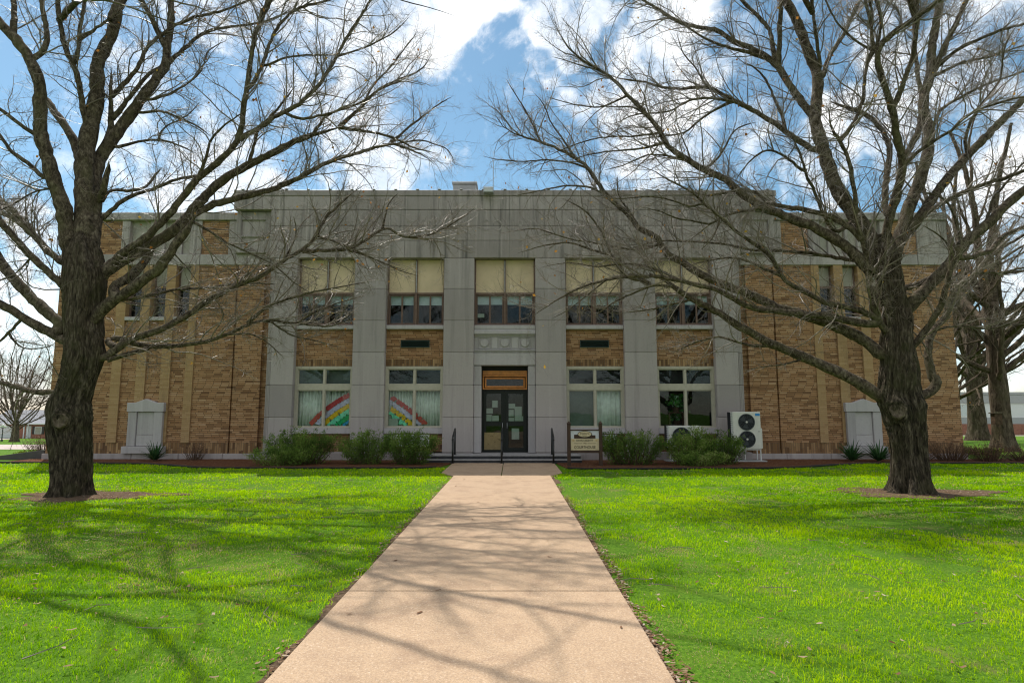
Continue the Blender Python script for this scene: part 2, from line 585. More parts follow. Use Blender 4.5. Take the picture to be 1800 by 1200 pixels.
leafy('evergreen', [(0.0, (0.025, 0.048, 0.012)), (0.4, (0.085, 0.15, 0.033)), (0.75, (0.18, 0.28, 0.055)), (1.0, (0.32, 0.36, 0.13))])
leafy('yucca_leaf', [(0.0, (0.018, 0.05, 0.018)), (0.6, (0.04, 0.10, 0.035)), (1.0, (0.12, 0.17, 0.06))], 0.2)
leafy('withered', [(0.0, (0.26, 0.10, 0.03)), (0.5, (0.45, 0.20, 0.04)), (1.0, (0.55, 0.36, 0.07))], 0.5)
leafy('litter', [(0.0, (0.10, 0.05, 0.03)), (0.4, (0.22, 0.13, 0.08)), (0.8, (0.36, 0.26, 0.18)), (1.0, (0.5, 0.42, 0.34))], 0.2)
leafy('mulch_chip', [(0.0, (0.04, 0.02, 0.013)), (0.4, (0.14, 0.06, 0.032)), (0.8, (0.26, 0.13, 0.07)), (1.0, (0.40, 0.27, 0.17))], 0.0)
leafy('houseplant', [(0.0, (0.03, 0.12, 0.04)), (0.5, (0.10, 0.34, 0.06)), (1.0, (0.40, 0.55, 0.40))], 0.4)
leafy('groundcover', [(0.0, (0.05, 0.09, 0.01)), (0.5, (0.13, 0.19, 0.02)), (1.0, (0.28, 0.27, 0.06))], 0.4)

# concrete walk
b, bs, _ = new_mat('concrete', 0.85, 0.25)
o = b.obj()
isl = b.island()
c = b.mix(b.noise(o, 0.9, 6, 0.62), (0.415, 0.288, 0.180), (0.53, 0.380, 0.246))
c = b.mix(b.m('MULTIPLY', isl, 0.35), c, (0.46, 0.33, 0.24))
c = b.mix(b.m('MULTIPLY', b.smooth(b.noise(o, 2.3, 7, 0.7, 0.4), 0.46, 0.66), 0.55), c, (0.30, 0.20, 0.13))
agg = b.noise(o, 75, 4, 0.85)
c = b.mix(b.m('MULTIPLY', b.smooth(agg, 0.44, 0.62), 0.6), c, (0.22, 0.15, 0.105))
c = b.mix(b.m('MULTIPLY', b.smooth(b.noise(o, 60, 4, 0.85), 0.53, 0.66), 0.65), c, (0.66, 0.54, 0.42))
c = b.mix(b.m('MULTIPLY', b.smooth(b.noise(o, 6, 4, 0.7), 0.68, 0.78), 0.3), c, (0.30, 0.19, 0.11))
b.put(bs.inputs['Base Color'], c)
b.put(bs.inputs['Normal'], b.bump(agg, 0.35, 0.006))

b, bs, _ = new_mat('pale_concrete', 0.9, 0.2)
o = b.obj()
b.put(bs.inputs['Base Color'], b.mix(b.noise(o, 0.6, 6), (0.40, 0.33, 0.30), (0.55, 0.47, 0.43)))

b, bs, _ = new_mat('asphalt', 0.9, 0.2)
o = b.obj()
b.put(bs.inputs['Base Color'], b.mix(b.noise(o, 3, 6), (0.06, 0.058, 0.058), (0.10, 0.095, 0.09)))

b, bs, _ = new_mat('soil', 0.95, 0.1)
o = b.obj()
f = b.noise(o, 26, 6, 0.75)
c = b.ramp(f, [(0.3, (0.045, 0.028, 0.018)), (0.5, (0.14, 0.095, 0.06)), (0.7, (0.27, 0.19, 0.13))])
b.put(bs.inputs['Base Color'], c)
b.put(bs.inputs['Normal'], b.bump(f, 0.9, 0.04))

b, bs, _ = new_mat('mulch', 0.95, 0.1)
o = b.obj()
f = b.noise(b.scale(o, (1.0, 2.2, 1)), 30, 5, 0.75)
c = b.ramp(f, [(0.3, (0.035, 0.016, 0.01)), (0.5, (0.15, 0.065, 0.035)), (0.7, (0.26, 0.13, 0.075))])
b.put(bs.inputs['Base Color'], c)
b.put(bs.inputs['Normal'], b.bump(f, 1.0, 0.04))


def bark(name, dark, mid, light, moss, zs, sc, bump=0.8, dist=0.03, upper=None):
    b, bs, _ = new_mat(name, 0.92, 0.15)
    o = b.obj()
    rid = b.noise(b.scale(o, (1, 1, zs)), sc, 7, 0.68, 0.5)
    pat = b.noise(o, 2.2, 5, 0.6)
    c = b.ramp(rid, [(0.34, dark), (0.5, mid), (0.68, light)])
    if upper:                                   # the bark is paler and smoother higher up
        c = b.mix(b.smooth(b.m('ADD', b.xyz(o)[2], b.m('MULTIPLY', pat, 1.2)), 2.1, 4.3), c, b.ramp(rid, [(0.34, upper[0]), (0.5, upper[1]), (0.68, upper[2])]))
    c = b.mix(b.m('MULTIPLY', b.smooth(pat, 0.45, 0.68), 0.55), c, moss)
    c = b.mix(b.m('MULTIPLY', b.smooth(b.noise(o, 9, 5, 0.7), 0.62, 0.75), 0.35), c, tuple(v * 1.7 for v in light))
    b.put(bs.inputs['Base Color'], c)
    b.put(bs.inputs['Normal'], b.bump(rid, bump, dist))


bark('bark_trunk', (0.006, 0.005, 0.003), (0.050, 0.040, 0.028), (0.16, 0.132, 0.096), (0.058, 0.058, 0.024), 0.25, 20, 1.0, 0.07, ((0.017, 0.013, 0.009), (0.074, 0.057, 0.041), (0.19, 0.155, 0.115)))
bark('bark_limb', (0.017, 0.013, 0.009), (0.074, 0.057, 0.041), (0.19, 0.155, 0.115), (0.100, 0.092, 0.046), 0.6, 16, 0.6, 0.02)
bark('bark_far', (0.025, 0.018, 0.013), (0.085, 0.064, 0.046), (0.18, 0.14, 0.105), (0.08, 0.07, 0.038), 0.3, 9, 0.8, 0.05)
bark('cut_wood', (0.035, 0.026, 0.018), (0.10, 0.078, 0.056), (0.19, 0.155, 0.115), (0.08, 0.068, 0.042), 0.8, 16, 0.8, 0.02)
plain('twig', (0.20, 0.160, 0.122), 0.42, 0.5, var=0.3, scale=3)
plain('twig_far', (0.21, 0.155, 0.12), 0.8, 0.2, var=0.3, scale=0.8)
plain('twig_red', (0.20, 0.13, 0.11), 0.8, 0.2, var=0.25, scale=0.6)
plain('stem_brown', (0.09, 0.055, 0.035), 0.8, 0.2, var=0.3)


# ------------------------------------------------------------------ terrain, walk, beds
def terrain(x, y):
    x = np.asarray(x, float); y = np.asarray(y, float)
    s = np.clip((x + 20) / 40, 0, 1)
    start = 23 + 11 * s
    depth = 2.9 - 0.9 * s
    return -depth * np.clip((y - start) / (96 - start), 0, 1)


def sheet(name, xs, ys, dz, m, kind='structure'):
    gx, gy = np.meshgrid(xs, ys)
    v = np.stack([gx, gy, terrain(gx, gy) + dz], -1).reshape(-1, 3)
    nx, ny = len(xs), len(ys)
    i = (np.arange(ny - 1)[:, None] * nx + np.arange(nx - 1)[None]).ravel()
    o = np_mesh(name, v, [np.stack([i, i + 1, i + nx + 1, i + nx], -1)], m, smooth=True)
    return tag(o, kind=kind)


axis = np.unique(np.concatenate([np.linspace(-900, -120, 14), np.linspace(-120, -24, 25), np.linspace(-24, 24, 33), np.linspace(24, 120, 25), np.linspace(120, 900, 14)]))
ayis = np.unique(np.concatenate([np.linspace(-400, -20, 10), np.linspace(-20, 100, 61), np.linspace(100, 1600, 24)]))
sheet('lawn_ground', axis, ayis, 0.0, M['lawn'])
sheet('side_street', np.linspace(-260, -18, 40), np.linspace(33, 53, 12), 0.02, M['pale_concrete'])
sheet('cross_street', np.linspace(22, 260, 40), np.linspace(78, 90, 8), 0.02, M['pale_concrete'])
sheet('driveway', np.linspace(-93, -84, 6), np.linspace(90, 104, 8), 0.035, M['pale_concrete'])

BX, FY = -0.25, 20.5
mb = MB()
joints = [-9.0, -6.8, -4.6, -2.4, -0.9, 1.25, 3.43, 5.64, 7.89, 10.14, 12.28, 14.34, 15.5]
for a, b_ in zip(joints, joints[1:]):
    mb.box(BX - 1.225, BX + 1.225, a + 0.009, b_ - 0.009, -0.1, 0.03)
o = mb.build('front_walk', M['concrete'], bevel=0.012, seg=2)
tag(o, kind='structure')
mb = MB()
mb.slab([(BX - 1.225, 15.518), (BX - 0.03, 15.518), (BX - 0.03, 19.31), (BX - 1.62, 19.31), (BX - 1.62, 16.3)], -0.1, 0.032)
mb.slab([(BX - 0.012, 15.518), (BX + 1.225, 15.518), (BX + 1.58, 16.3), (BX + 1.58, 19.31), (BX - 0.012, 19.31)], -0.1, 0.032)
o = mb.build('walk_apron', M['concrete'], bevel=0.012, seg=2)
tag(o, kind='structure')

def bed(name, pts, m, z1=0.035, dens=0):
    mbx = MB(); mbx.slab(pts, -0.05, z1)
    return tag(mbx.build(name, m, bevel=0.015), kind='structure')


front_l = [(-16.4, 19.6), (-13.5, 19.3), (-11.5, 19.1), (-10.2, 18.5), (-9.3, 17.9), (-8.2, 17.65), (-5.0, 17.6), (-2.6, 17.65), (-2.2, 17.9)]
front_r = [(1.6, 17.6), (2.1, 17.3), (5, 17.5), (7.4, 17.6), (8.4, 17.9), (9.6, 18.6), (11.0, 19.2), (13.5, 19.3), (18.5, 19.3)]
bed('mulch_bed', front_l + [(-1.9, 19.32), (-2.6, 19.8), (-2.8, 20.95), (-16.4, 20.95)], M['mulch'])
bed('mulch_bed', front_r + [(18.5, 20.95), (2.4, 20.95), (2.2, 19.8), (1.4, 19.32)], M['mulch'])
for pts in (front_l, front_r):
    o = MB().tube([(x, y - 0.02, 0.03) for x, y in pts], 0.035, 6).build('bed_edging', M['edging_black'])
    tag(o, kind='structure')

TREES = {'L': (-8.55, 12.0), 'R': (7.92, 12.4)}
for key, (tx, ty) in TREES.items():
    pts = []
    for i in range(40):
        a = 2 * math.pi * i / 40
        rr = (1.25 if key == 'L' else 1.35) * (1 + 0.22 * math.sin(3 * a + 1) + 0.15 * math.sin(7 * a))
        pts.append((tx + (0.35 if key == 'L' else 0.15) + 1.15 * rr * math.cos(a), ty + 0.55 * rr * math.sin(a)))
    bed('tree_soil_ring', pts, M['soil'], 0.02)
# bare soil where the turf has pulled away from the walk: one ragged strip each side
def strip_w(side, y):
    y = np.asarray(y, float)
    sd = np.where(np.asarray(side) > 0, 1.0, 0.0)
    n1 = vnoise(sd * 7.3 + 0 * y, y, 0.9, 3); n2 = vnoise(sd * 3.1 + 0 * y, y, 3.4, 4); n3 = vnoise(sd * 1.7 + 0 * y, y, 11.0, 6)
    far = np.clip((y - 7.5) / 3, 0, 1) * np.clip((15.2 - y) / 1.5, 0, 1)
    w = np.clip(n1 - .42, 0, 1) * (.17 + .42 * far * sd) + .05 * n2 * n2 + .05 * (n3 - .55)
    return np.clip(w, -.03, .5)


for sd in (-1, 1):
    yy = np.arange(2.0, 15.5, .07)
    ww = np.maximum(strip_w(np.full(len(yy), sd), yy) - .012, -.04) + .02
    xi = BX + sd * 1.20
    V = np.concatenate([np.stack([np.full(len(yy), xi), yy, np.full(len(yy), .012)], -1), np.stack([xi + sd * (.025 + ww), yy, np.full(len(yy), .006)], -1)])
    n_ = len(yy); i_ = np.arange(n_ - 1)
    q_ = np.stack([i_, i_ + n_, i_ + n_ + 1, i_ + 1], -1)
    tag(np_mesh('bare_soil_strip', V, [q_ if sd < 0 else q_[:, ::-1].copy()], M['soil']), kind='structure')

# turf seen close up: one mass of blades
def in_poly(x, y, pts):
    ins = np.zeros(len(x), bool)
    n = len(pts)
    for i in range(n):
        x0, y0 = pts[i]; x1, y1 = pts[(i + 1) % n]
        c = ((y0 > y) != (y1 > y)) & (x < (x1 - x0) * (y - y0) / (y1 - y0 + 1e-9) + x0)
        ins ^= c
    return ins


def grass_field(n, ya, yb, seed, hscale):
    g = np.random.default_rng(seed)
    y = ya + (yb - ya) * g.random(n)
    half = 0.9 * np.maximum(y, 3) + 3.5
    x = (g.random(n) * 2 - 1) * half
    yfront = np.where(x < 0, np.interp(x, [p[0] for p in front_l], [p[1] for p in front_l]), np.interp(x, [p[0] for p in front_r], [p[1] for p in front_r]))
    keep = y < yfront - 0.04
    rag = strip_w(np.sign(x - BX), y) - 0.05 * g.random(n) ** 2
    halfw = np.where(y < 15.6, 1.225, np.where(y < 16.3, 1.225 + (y - 15.6) * 0.55, 1.62))
    keep &= np.abs(x - BX) > halfw + rag
    for tx, ty in TREES.values():
        dd = np.hypot((x - tx - 0.25) / 1.45, (y - ty) / 0.72) + 0.25 * (vnoise(x, y, 2.0, 9) - 0.5)
        keep &= dd > 0.95 - 0.12 * g.random(n)
    # thin and bare places, and a worn strip by the walk
    worn = np.clip(1 - (np.abs(x - BX) - 1.225 - rag) / 0.22, 0, 1) * .45 * vnoise(x, y, 4.0, 3)
    thin = vnoise(x, y, 0.9, 21) * 0.55 + vnoise(x, y, 3.1, 22) * 0.45
    p = np.clip((thin - 0.27) * 6, 0.08, 1) * np.clip(1 - 1.9 * worn, 0.1, 1)
    keep &= g.random(n) < p
    x, y, thin = x[keep], y[keep], thin[keep]
    k = len(x)
    clump = vnoise(x, y, 1.6, 31) * 0.5 + vnoise(x, y, 6.0, 32) * 0.5
    h = (0.014 + 0.056 * clump ** 1.6) * (0.5 + 0.8 * g.random(k)) * hscale
    dry = np.clip((vnoise(x, y, 0.7, 71) * .6 + vnoise(x, y, 2.6, 72) * .4 - .56) * 9, 0, 1) * np.where(x > BX, 1.0, .6) * np.clip((15 - y) / 7, .1, 1)
    h = h * (1 - .65 * dry)
    w = np.maximum(0.0042, 0.00085 * np.hypot(x, y)) * (0.7 + 0.6 * g.random(k))
    a = g.random(k) * 2 * math.pi
    lean = 0.15 + g.random(k) * 1.1
    la = g.random(k) * 2 * math.pi
    bx, by = np.cos(a) * w * 0.5, np.sin(a) * w * 0.5
    lx, ly = np.cos(la) * lean * h, np.sin(la) * lean * h
    z0 = np.full(k, -0.006)
    V = np.zeros((k, 5, 3))
    V[:, 0] = np.stack([x - bx, y - by, z0], -1); V[:, 1] = np.stack([x + bx, y + by, z0], -1)
    V[:, 2] = np.stack([x + bx * .8 + lx * .35, y + by * .8 + ly * .35, h * .6], -1)
    V[:, 3] = np.stack([x - bx * .8 + lx * .35, y - by * .8 + ly * .35, h * .6], -1)
    V[:, 4] = np.stack([x + lx, y + ly, h * np.maximum(0.25, 1 - 0.5 * lean ** 2)], -1)
    patch = vnoise(x, y, 0.55, 41) * 0.5 + vnoise(x, y, 2.0, 42) * 0.3 + vnoise(x, y, 7.0, 43) * 0.2
    t = 0.54 + 0.75 * (patch - 0.5) + 0.34 * (g.random(k) - 0.5) + 0.35 * (clump - 0.5) + 0.3 * (vnoise(x, y, 14.0, 44) - 0.5)
    straw = g.random(k) < (0.022 + 0.3 * np.clip(0.42 - thin, 0, 0.3) / 0.3 + .75 * dry)
    t = np.where(straw, 0.88 + 0.12 * g.random(k), np.clip(t, 0, 0.84))
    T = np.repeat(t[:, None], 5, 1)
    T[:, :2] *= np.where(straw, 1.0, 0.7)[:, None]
    i = np.arange(k)[:, None] * 5
    return V.reshape(-1, 3), T.ravel(), i + np.array([[0, 1, 2, 3]]), i + np.array([[3, 2, 4]])


bands = [(90000, 2.6, 5.2, 1, 1.0), (125000, 5.2, 8.5, 2, 1.05), (140000, 8.5, 13, 3, 1.15), (130000, 13, 19.6, 4, 1.3)]
VV, TT, Q4, Q3, off = [], [], [], [], 0
for bnd in bands:
    v, t, q, r = grass_field(*bnd)
    VV.append(v); TT.append(t); Q4.append(q + off); Q3.append(r + off); off += len(v)
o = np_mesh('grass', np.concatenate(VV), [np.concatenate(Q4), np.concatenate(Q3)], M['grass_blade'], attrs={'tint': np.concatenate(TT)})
tag(o, kind='stuff')


def scatter_leaves(name, x, y, z, size, m, seed, curl=0.5, aspect=0.6):
    """small curled flakes lying on the ground"""
    g = np.random.default_rng(seed)
    k = len(x)
    s = size * (0.5 + g.random(k))
    a = g.random(k) * 2 * math.pi
    tilt = (g.random(k) - 0.5) * curl
    tx, ty = np.cos(a), np.sin(a)
    nx, ny = -ty, tx
    V = np.zeros((k, 6, 3))
    for j, (u, w, zz) in enumerate(((-1, -.5, .1), (-1, .5, .0), (0, .75, .35), (1, .3, .1), (1, -.3, .25), (0, -.75, .3))):
        V[:, j, 0] = x + s * (u * tx + w * aspect * nx)
        V[:, j, 1] = y + s * (u * ty + w * aspect * ny)
        V[:, j, 2] = z + s * (zz * 0.5 + np.abs(u * tilt))
    i = np.arange(k)[:, None] * 6
    t = np.repeat(g.random(k)[:, None], 6, 1)
    o = np_mesh(name, V.reshape(-1, 3), [i + np.array([[0, 1, 2, 5]]), i + np.array([[5, 2, 3, 4]])], m, attrs={'tint': t.ravel()})
    return tag(o, kind='stuff')


g = np.random.default_rng(77)
n = 1700
y = 3.5 + 13.5 * g.random(n) ** 0.8; x = (g.random(n) * 2 - 1) * (0.9 * y + 2)
k = (np.abs(x - BX) > 1.25) | (g.random(n) < 0.16)
x, y = x[k], y[k]
scatter_leaves('fallen_leaves', x, y, np.where(np.abs(x - BX) < 1.24, 0.032, 0.03 + 0.02 * g.random(len(x))), 0.022, M['litter'], 78, 1.2)
# litter over the soil rings and the worn edges of the walk
xs, ys = [], []
for tx, ty in TREES.values():
    nn = 1400
    a = g.random(nn) * 2 * math.pi; r = np.sqrt(g.random(nn)) * 1.5
    xs.append(tx + 0.25 + 1.1 * r * np.cos(a)); ys.append(ty + 0.52 * r * np.sin(a))
nn = 2600
sd = np.where(g.random(nn) < 0.68, 1, -1)
ys.append(3.6 + 12 * g.random(nn)); yl = ys[-1]; xs.append(BX + sd * (1.23 + g.random(nn) ** 1.5 * (np.maximum(strip_w(sd, yl), 0) + .10)))
x, y = np.concatenate(xs), np.concatenate(ys)
k = vnoise(x, y, 2.6, 61) > 0.35
scatter_leaves('leaf_litter', x[k], y[k], np.full(k.sum(), 0.022), 0.017, M['litter'], 79, 0.9)
# mulch chips on the planting beds
nn = 16000
x = np.concatenate([-16.3 + 14.2 * g.random(nn // 2), 1.6 + 15 * g.random(nn // 2)])
y = 17.4 + 3.5 * g.random(nn)
yf = np.where(x < 0, np.interp(x, [p[0] for p in front_l], [p[1] for p in front_l]), np.interp(x, [p[0] for p in front_r], [p[1] for p in front_r]))
k = (y > yf + 0.03) & ~((x > -2.75) & (x < 2.3) & (y > 19.25))
scatter_leaves('mulch_chips', x[k], y[k], np.full(k.sum(), 0.038), 0.028, M['mulch_chip'], 80, 0.7, 0.35)

sticks = MB()
gr = random.Random(5)
for _ in range(90):
    yy = 4 + 13 * gr.random(); xx = (gr.random() * 2 - 1) * .85 * yy
    if abs(xx - BX) < 1.4:
        continue
    a = gr.random() * 6.28; ln = .10 + .35 * gr.random(); zz = .03 + .02 * gr.random()
    p0 = (xx, yy, zz); p1 = (xx + ln * .5 * math.cos(a), yy + ln * .5 * math.sin(a), zz + .012); p2 = (xx + ln * math.cos(a + .3), yy + ln * math.sin(a + .3), zz)
    sticks.tube([p0, p1, p2], [.005, .004, .002], 4)
o = sticks.build('fallen_twigs', M['twig'])
tag(o, kind='stuff')


# ------------------------------------------------------------------ the courthouse
court = empty('courthouse', (BX, FY, 0), 'wide tan brick courthouse with grey limestone pilasters and flat parapet behind the lawn', 'courthouse')
BRK, SOL, TAN, LIM, WEA, SIL = (M[k] for k in ('brick', 'soldier_brick', 'tan_brick', 'limestone', 'weathered_limestone', 'sill_stone'))
G1 = 0.008
BACK = 19.0

# inner shell behind the street front and the roof
mb = MB()
mb.box(-8.1, 8.1, 3.4, 3.5, 0.0, 8.6)
mb.box(-8.1, 8.1, 0.62, 3.4, 3.32, 4.2); mb.box(-8.1, 8.1, 0.62, 3.4, 7.0, 7.15); mb.box(-8.1, 8.1, 0.62, 3.4, 0.05, 0.24)
for s in (-1, 1):
    mb.box(s * 8.0, s * 8.1, 0.62, 3.4, 0.24, 7.0)
mb.build('interior_shell', M['interior_paint'], court)
mb = MB()
mb.box(-9.3, 9.3, 0.7, BACK, 8.9, 9.1)
for s in (-1, 1):
    mb.box(s * 9.3, s * 15.4, 0.9, BACK, 8.2, 8.35)
mb.build('roof', M['roof_gravel'], court)

STRIP = [(13.63, 13.30), (12.77, 12.45), (11.92, 11.60), (11.08, 10.80)]
GAPS = [(13.30, 12.77), (12.45, 11.92), (11.60, 11.08)]
ZB0, ZB1, ZC, ZT = 6.78, 7.17, 8.40, 8.68
for s in (-1, 1):
    def bx(mb, u0, u1, y0, y1, z0, z1):
        return mb.box(s * u0, s * u1, y0, y1, z0, z1)
    # main brick field with openings, returning along the side and rear
    mb = MB()
    bx(mb, 13.63, 15.7, .40, .75, .58, ZB0); bx(mb, 15.35, 15.7, .75, BACK, .58, ZC)
    bx(mb, 8.2, 15.35, BACK - .35, BACK, .58, ZC)
    bx(mb, 9.47, 10.80, .40, .75, .58, ZB0)
    bx(mb, 8.47, 9.40, .37, .75, .58, ZB0)
    bx(mb, 9.40, 9.47, .47, .75, .58, ZB0); bx(mb, 8.2, 8.47, .50, .75, .58, ZB0)
    for a, b_ in GAPS:
        bx(mb, a, b_, .42, .75, .58, 4.80)
    bx(mb, 13.63, 14.64, .42, .75, ZB1, ZC); bx(mb, 9.82, 10.79, .42, .75, ZB1, ZC)
    mb.build('brick_wall', BRK, court)
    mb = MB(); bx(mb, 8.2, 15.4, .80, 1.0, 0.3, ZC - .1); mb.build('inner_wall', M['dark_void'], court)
    # soldier course, plinth
    mb = MB()
    bx(mb, 9.47, 15.7, .398, .75, .22, .578); bx(mb, 8.47, 9.40, .368, .75, .22, .578); bx(mb, 9.40, 9.47, .47, .75, .22, .578)
    bx(mb, 8.2, 8.47, .5, .75, .22, .578); bx(mb, 15.35, 15.7, .75, BACK, .22, .578)
    mb.build('soldier_course', SOL, court)
    mb = MB()
    us = [8.2, 9.6, 11.1, 12.7, 14.2, 15.76]
    for a, b_ in zip(us, us[1:]):
        bx(mb, a + G1, b_ - G1, .31, .8, -.1, .218)
    bx(mb, 15.4, 15.76, .8, BACK, -.1, .218)
    mb.build('plinth', LIM, court, 0.01)
    # pale brick strips between the slot windows
    for a, b_ in STRIP:
        mb = MB(); bx(mb, a, b_, .36, .75, .58, ZB0); mb.build('pale_brick_strip', TAN, court)
    # slot windows
    for a, b_ in GAPS:
        c0, c1 = sorted((s * a, s * b_))
        mb = MB(); mb.frame(c0 + .002, c1 - .002, 4.93, ZB0 - .002, .58, .66, .045); mb.box(c0 + .047, c1 - .047, .585, .655, 5.98, 6.06)
        mb.box(c0 + .047, c1 - .047, .60, .64, 5.44, 5.475)
        w = mb.build('window', M['brown_frame'], court)
        MB().box(c0 + .047, c1 - .047, .61, .625, 6.06, ZB0 - .047).build('spandrel_panel', M['grey_panel'], w)
        MB().box(c0 + .047, c1 - .047, .614, .620, 5.475, 5.98).box(c0 + .047, c1 - .047, .628, .634, 4.975, 5.44).build('pane', M['glass'], w)
        MB().box(c0 - .0, c1 + .0, .34, .62, 4.805, 4.925).build('sill', SIL, w, 0.008)
    # limestone bands of the wing parapet
    mb = MB()
    us = [8.3, 9.52, 10.79, 12.0, 13.35, 14.6, 15.74]
    for a, b_ in zip(us, us[1:]):
        bx(mb, a + G1, b_ - G1, .335, .76, ZB0, ZB1 - G1)
    bx(mb, 15.3, 15.74, .76, BACK, ZB0, ZB1 - G1)
    mb.build('stone_band', LIM, court, 0.012)
    for a, b_, z0, z1 in ((14.64, 15.72, ZB1, ZC), (13.35, 13.63, ZB1, ZC), (10.79, 11.2, ZB1, ZC), (9.52, 9.82, ZB1, 7.76), (9.52, 9.82, 7.76, ZC)):
        mb = MB(); bx(mb, a, b_, .36, .76, z0, z1 - G1)
        mb.build('parapet_block', WEA, court, 0.012)
    mb = MB(); bx(mb, 11.2, 13.35, .52, .74, ZB1, ZC); 
    o = mb.build('parapet_panel', M['grey_panel'], court)
    mb = MB()
    for u in (11.56, 12.18, 12.61):
        bx(mb, u - .05, u + .05, .44, .515, ZB1, ZC)
    mb.build('mullion', LIM, o)
    mb = MB()
    us = [9.52, 11.0, 12.5, 14.0, 15.75]
    for a, b_ in zip(us, us[1:]):
        bx(mb, a + G1, b_ - G1, .30, .80, ZC, ZT)
    bx(mb, 15.25, 15.75, .80, BACK, ZC, ZT); bx(mb, 9.52, 15.25, BACK - .5, BACK, ZC, ZT)
    mb.build('coping', WEA, court, 0.02)
    # end block with two sunk panels
    mb = MB()
    bx(mb, 8.2, 9.52, .24, .80, ZB1, 8.66)
    for z0, z1 in ((ZB1, 7.25), (7.74, 7.80), (8.36, 8.66)):
        bx(mb, 8.46, 9.30, .18, .236, z0, z1)
    bx(mb, 8.2, 8.46, .18, .236, ZB1, 8.66); bx(mb, 9.30, 9.46, .18, .236, ZB1, 8.66)
    mb.build('end_block', WEA, court, 0.012)
    # sealed niche with a little pediment
    cx = s * 12.28
    mb = MB()
    mb.prism([(cx - .63, 1.63), (cx + .63, 1.63), (cx + .63, 1.94), (cx + .36, 1.94), (cx, 2.07), (cx - .36, 1.94), (cx - .63, 1.94)], .22, .40)
    mb.box(cx - .59, cx - .30, .25, .40, .47, 1.625); mb.box(cx + .30, cx + .59, .25, .40, .47, 1.625)
    mb.box(cx - .70, cx + .70, .17, .40, .225, .465)
    w = mb.build('stone_niche', SIL, court, 0.012)
    MB().box(cx - .292, cx + .292, .31, .40, .855, 1.62).box(cx - .292, cx + .292, .30, .40, .475, .845).build('niche_panel', SIL, w, 0.006)

# ---- limestone centre: pilasters
ZJ = [0.285, 1.45, 2.54, 3.65, 4.75, 5.86, 6.95]
for s in (-1, 1):
    for u0, u1 in ((1.06, 2.10), (4.10, 5.20), (7.20, 7.97)):
        mb = MB()
        for z0, z1 in zip(ZJ, ZJ[1:]):
            mb.box(s * u0, s * u1, 0.0, 0.62, z0, z1 - G1 * 1.2)
            if u0 > 7:          # reeded outer corner steps back
                for q, (a, b_) in enumerate(((7.99, 8.045), (8.07, 8.125), (8.15, 8.205))):
                    mb.box(s * a, s * b_, 0.06 + .08 * q, 0.62, z0, z1 - G1 * 1.2)
        mb.box(s * (u0 + .02), s * (u1 - .02), 0.03, 0.60, .2, 6.94)
        mb.build('pilaster', LIM, court, 0.010)
mb = MB()
for s in (-1, 1):
    for a, b_ in ((2.45, 4.4), (4.41, 6.3), (6.31, 8.28)):
        mb.box(s * a, s * b_, -.07, .60, -.1, .28)
mb.build('plinth', LIM, court, 0.012)

# ---- frieze courses
rows = [(6.95, 7.56, 2.05, 0.0, 0.0), (7.572, 8.09, 2.7, 0.9, 0.0), (8.102, 8.67, 2.7, 0.9, 0.0), (8.682, 9.155, 3.1, 0.4, -0.012)]
mb = MB()
for z0, z1, ln, o0, y0 in rows:
    lim = 8.2 if z1 < 8.68 else 9.52
    xs = [-lim]
    x = -lim + o0 + 0.6
    while x < lim - 0.4:
        xs.append(x); x += ln
    xs.append(lim)
    for a, b_ in zip(xs, xs[1:]):
        mb.box(a + G1 * .35, b_ - G1 * .35, y0, .64, z0, z1)
mb.box(-8.15, 8.15, .04, .60, 6.97, 8.67); mb.box(-9.48, 9.48, .04, .60, 8.69, 9.2)
frz = mb.build('frieze', WEA, court, 0.008)
for body, x in (('COUNTY', -4.0), ('COURT', 0.1), ('HOUSE', 4.1)):
    text('lettering', body, 0.56, (x, -0.004, 8.09), WEA, frz, 0.006, 0.86, spacing=1.28)
mb = MB()
for s in (-1, 1):
    mb.box(s * 9.1, s * 9.52, .64, BACK, 8.682, 9.155)
mb.box(-9.52, 9.52, BACK - .4, BACK, 8.3, 9.155)
mb.build('parapet_return', WEA, court)
mb = MB(); mb.box(-9.55, 9.55, -.03, .66, 9.167, 9.38)
cop = mb.build('coping', WEA, court, 0.03, seg=2)
mb = MB()
for i in range(-12, 13):
    mb.box(i * .77 - .05, i * .77 + .05, -.05, .6, 9.385, 9.42)
mb.box(-9.5, 9.5, .02, .6, 9.372, 9.40)
mb.build('coping_cap', M['coping_metal'], cop, 0.01)

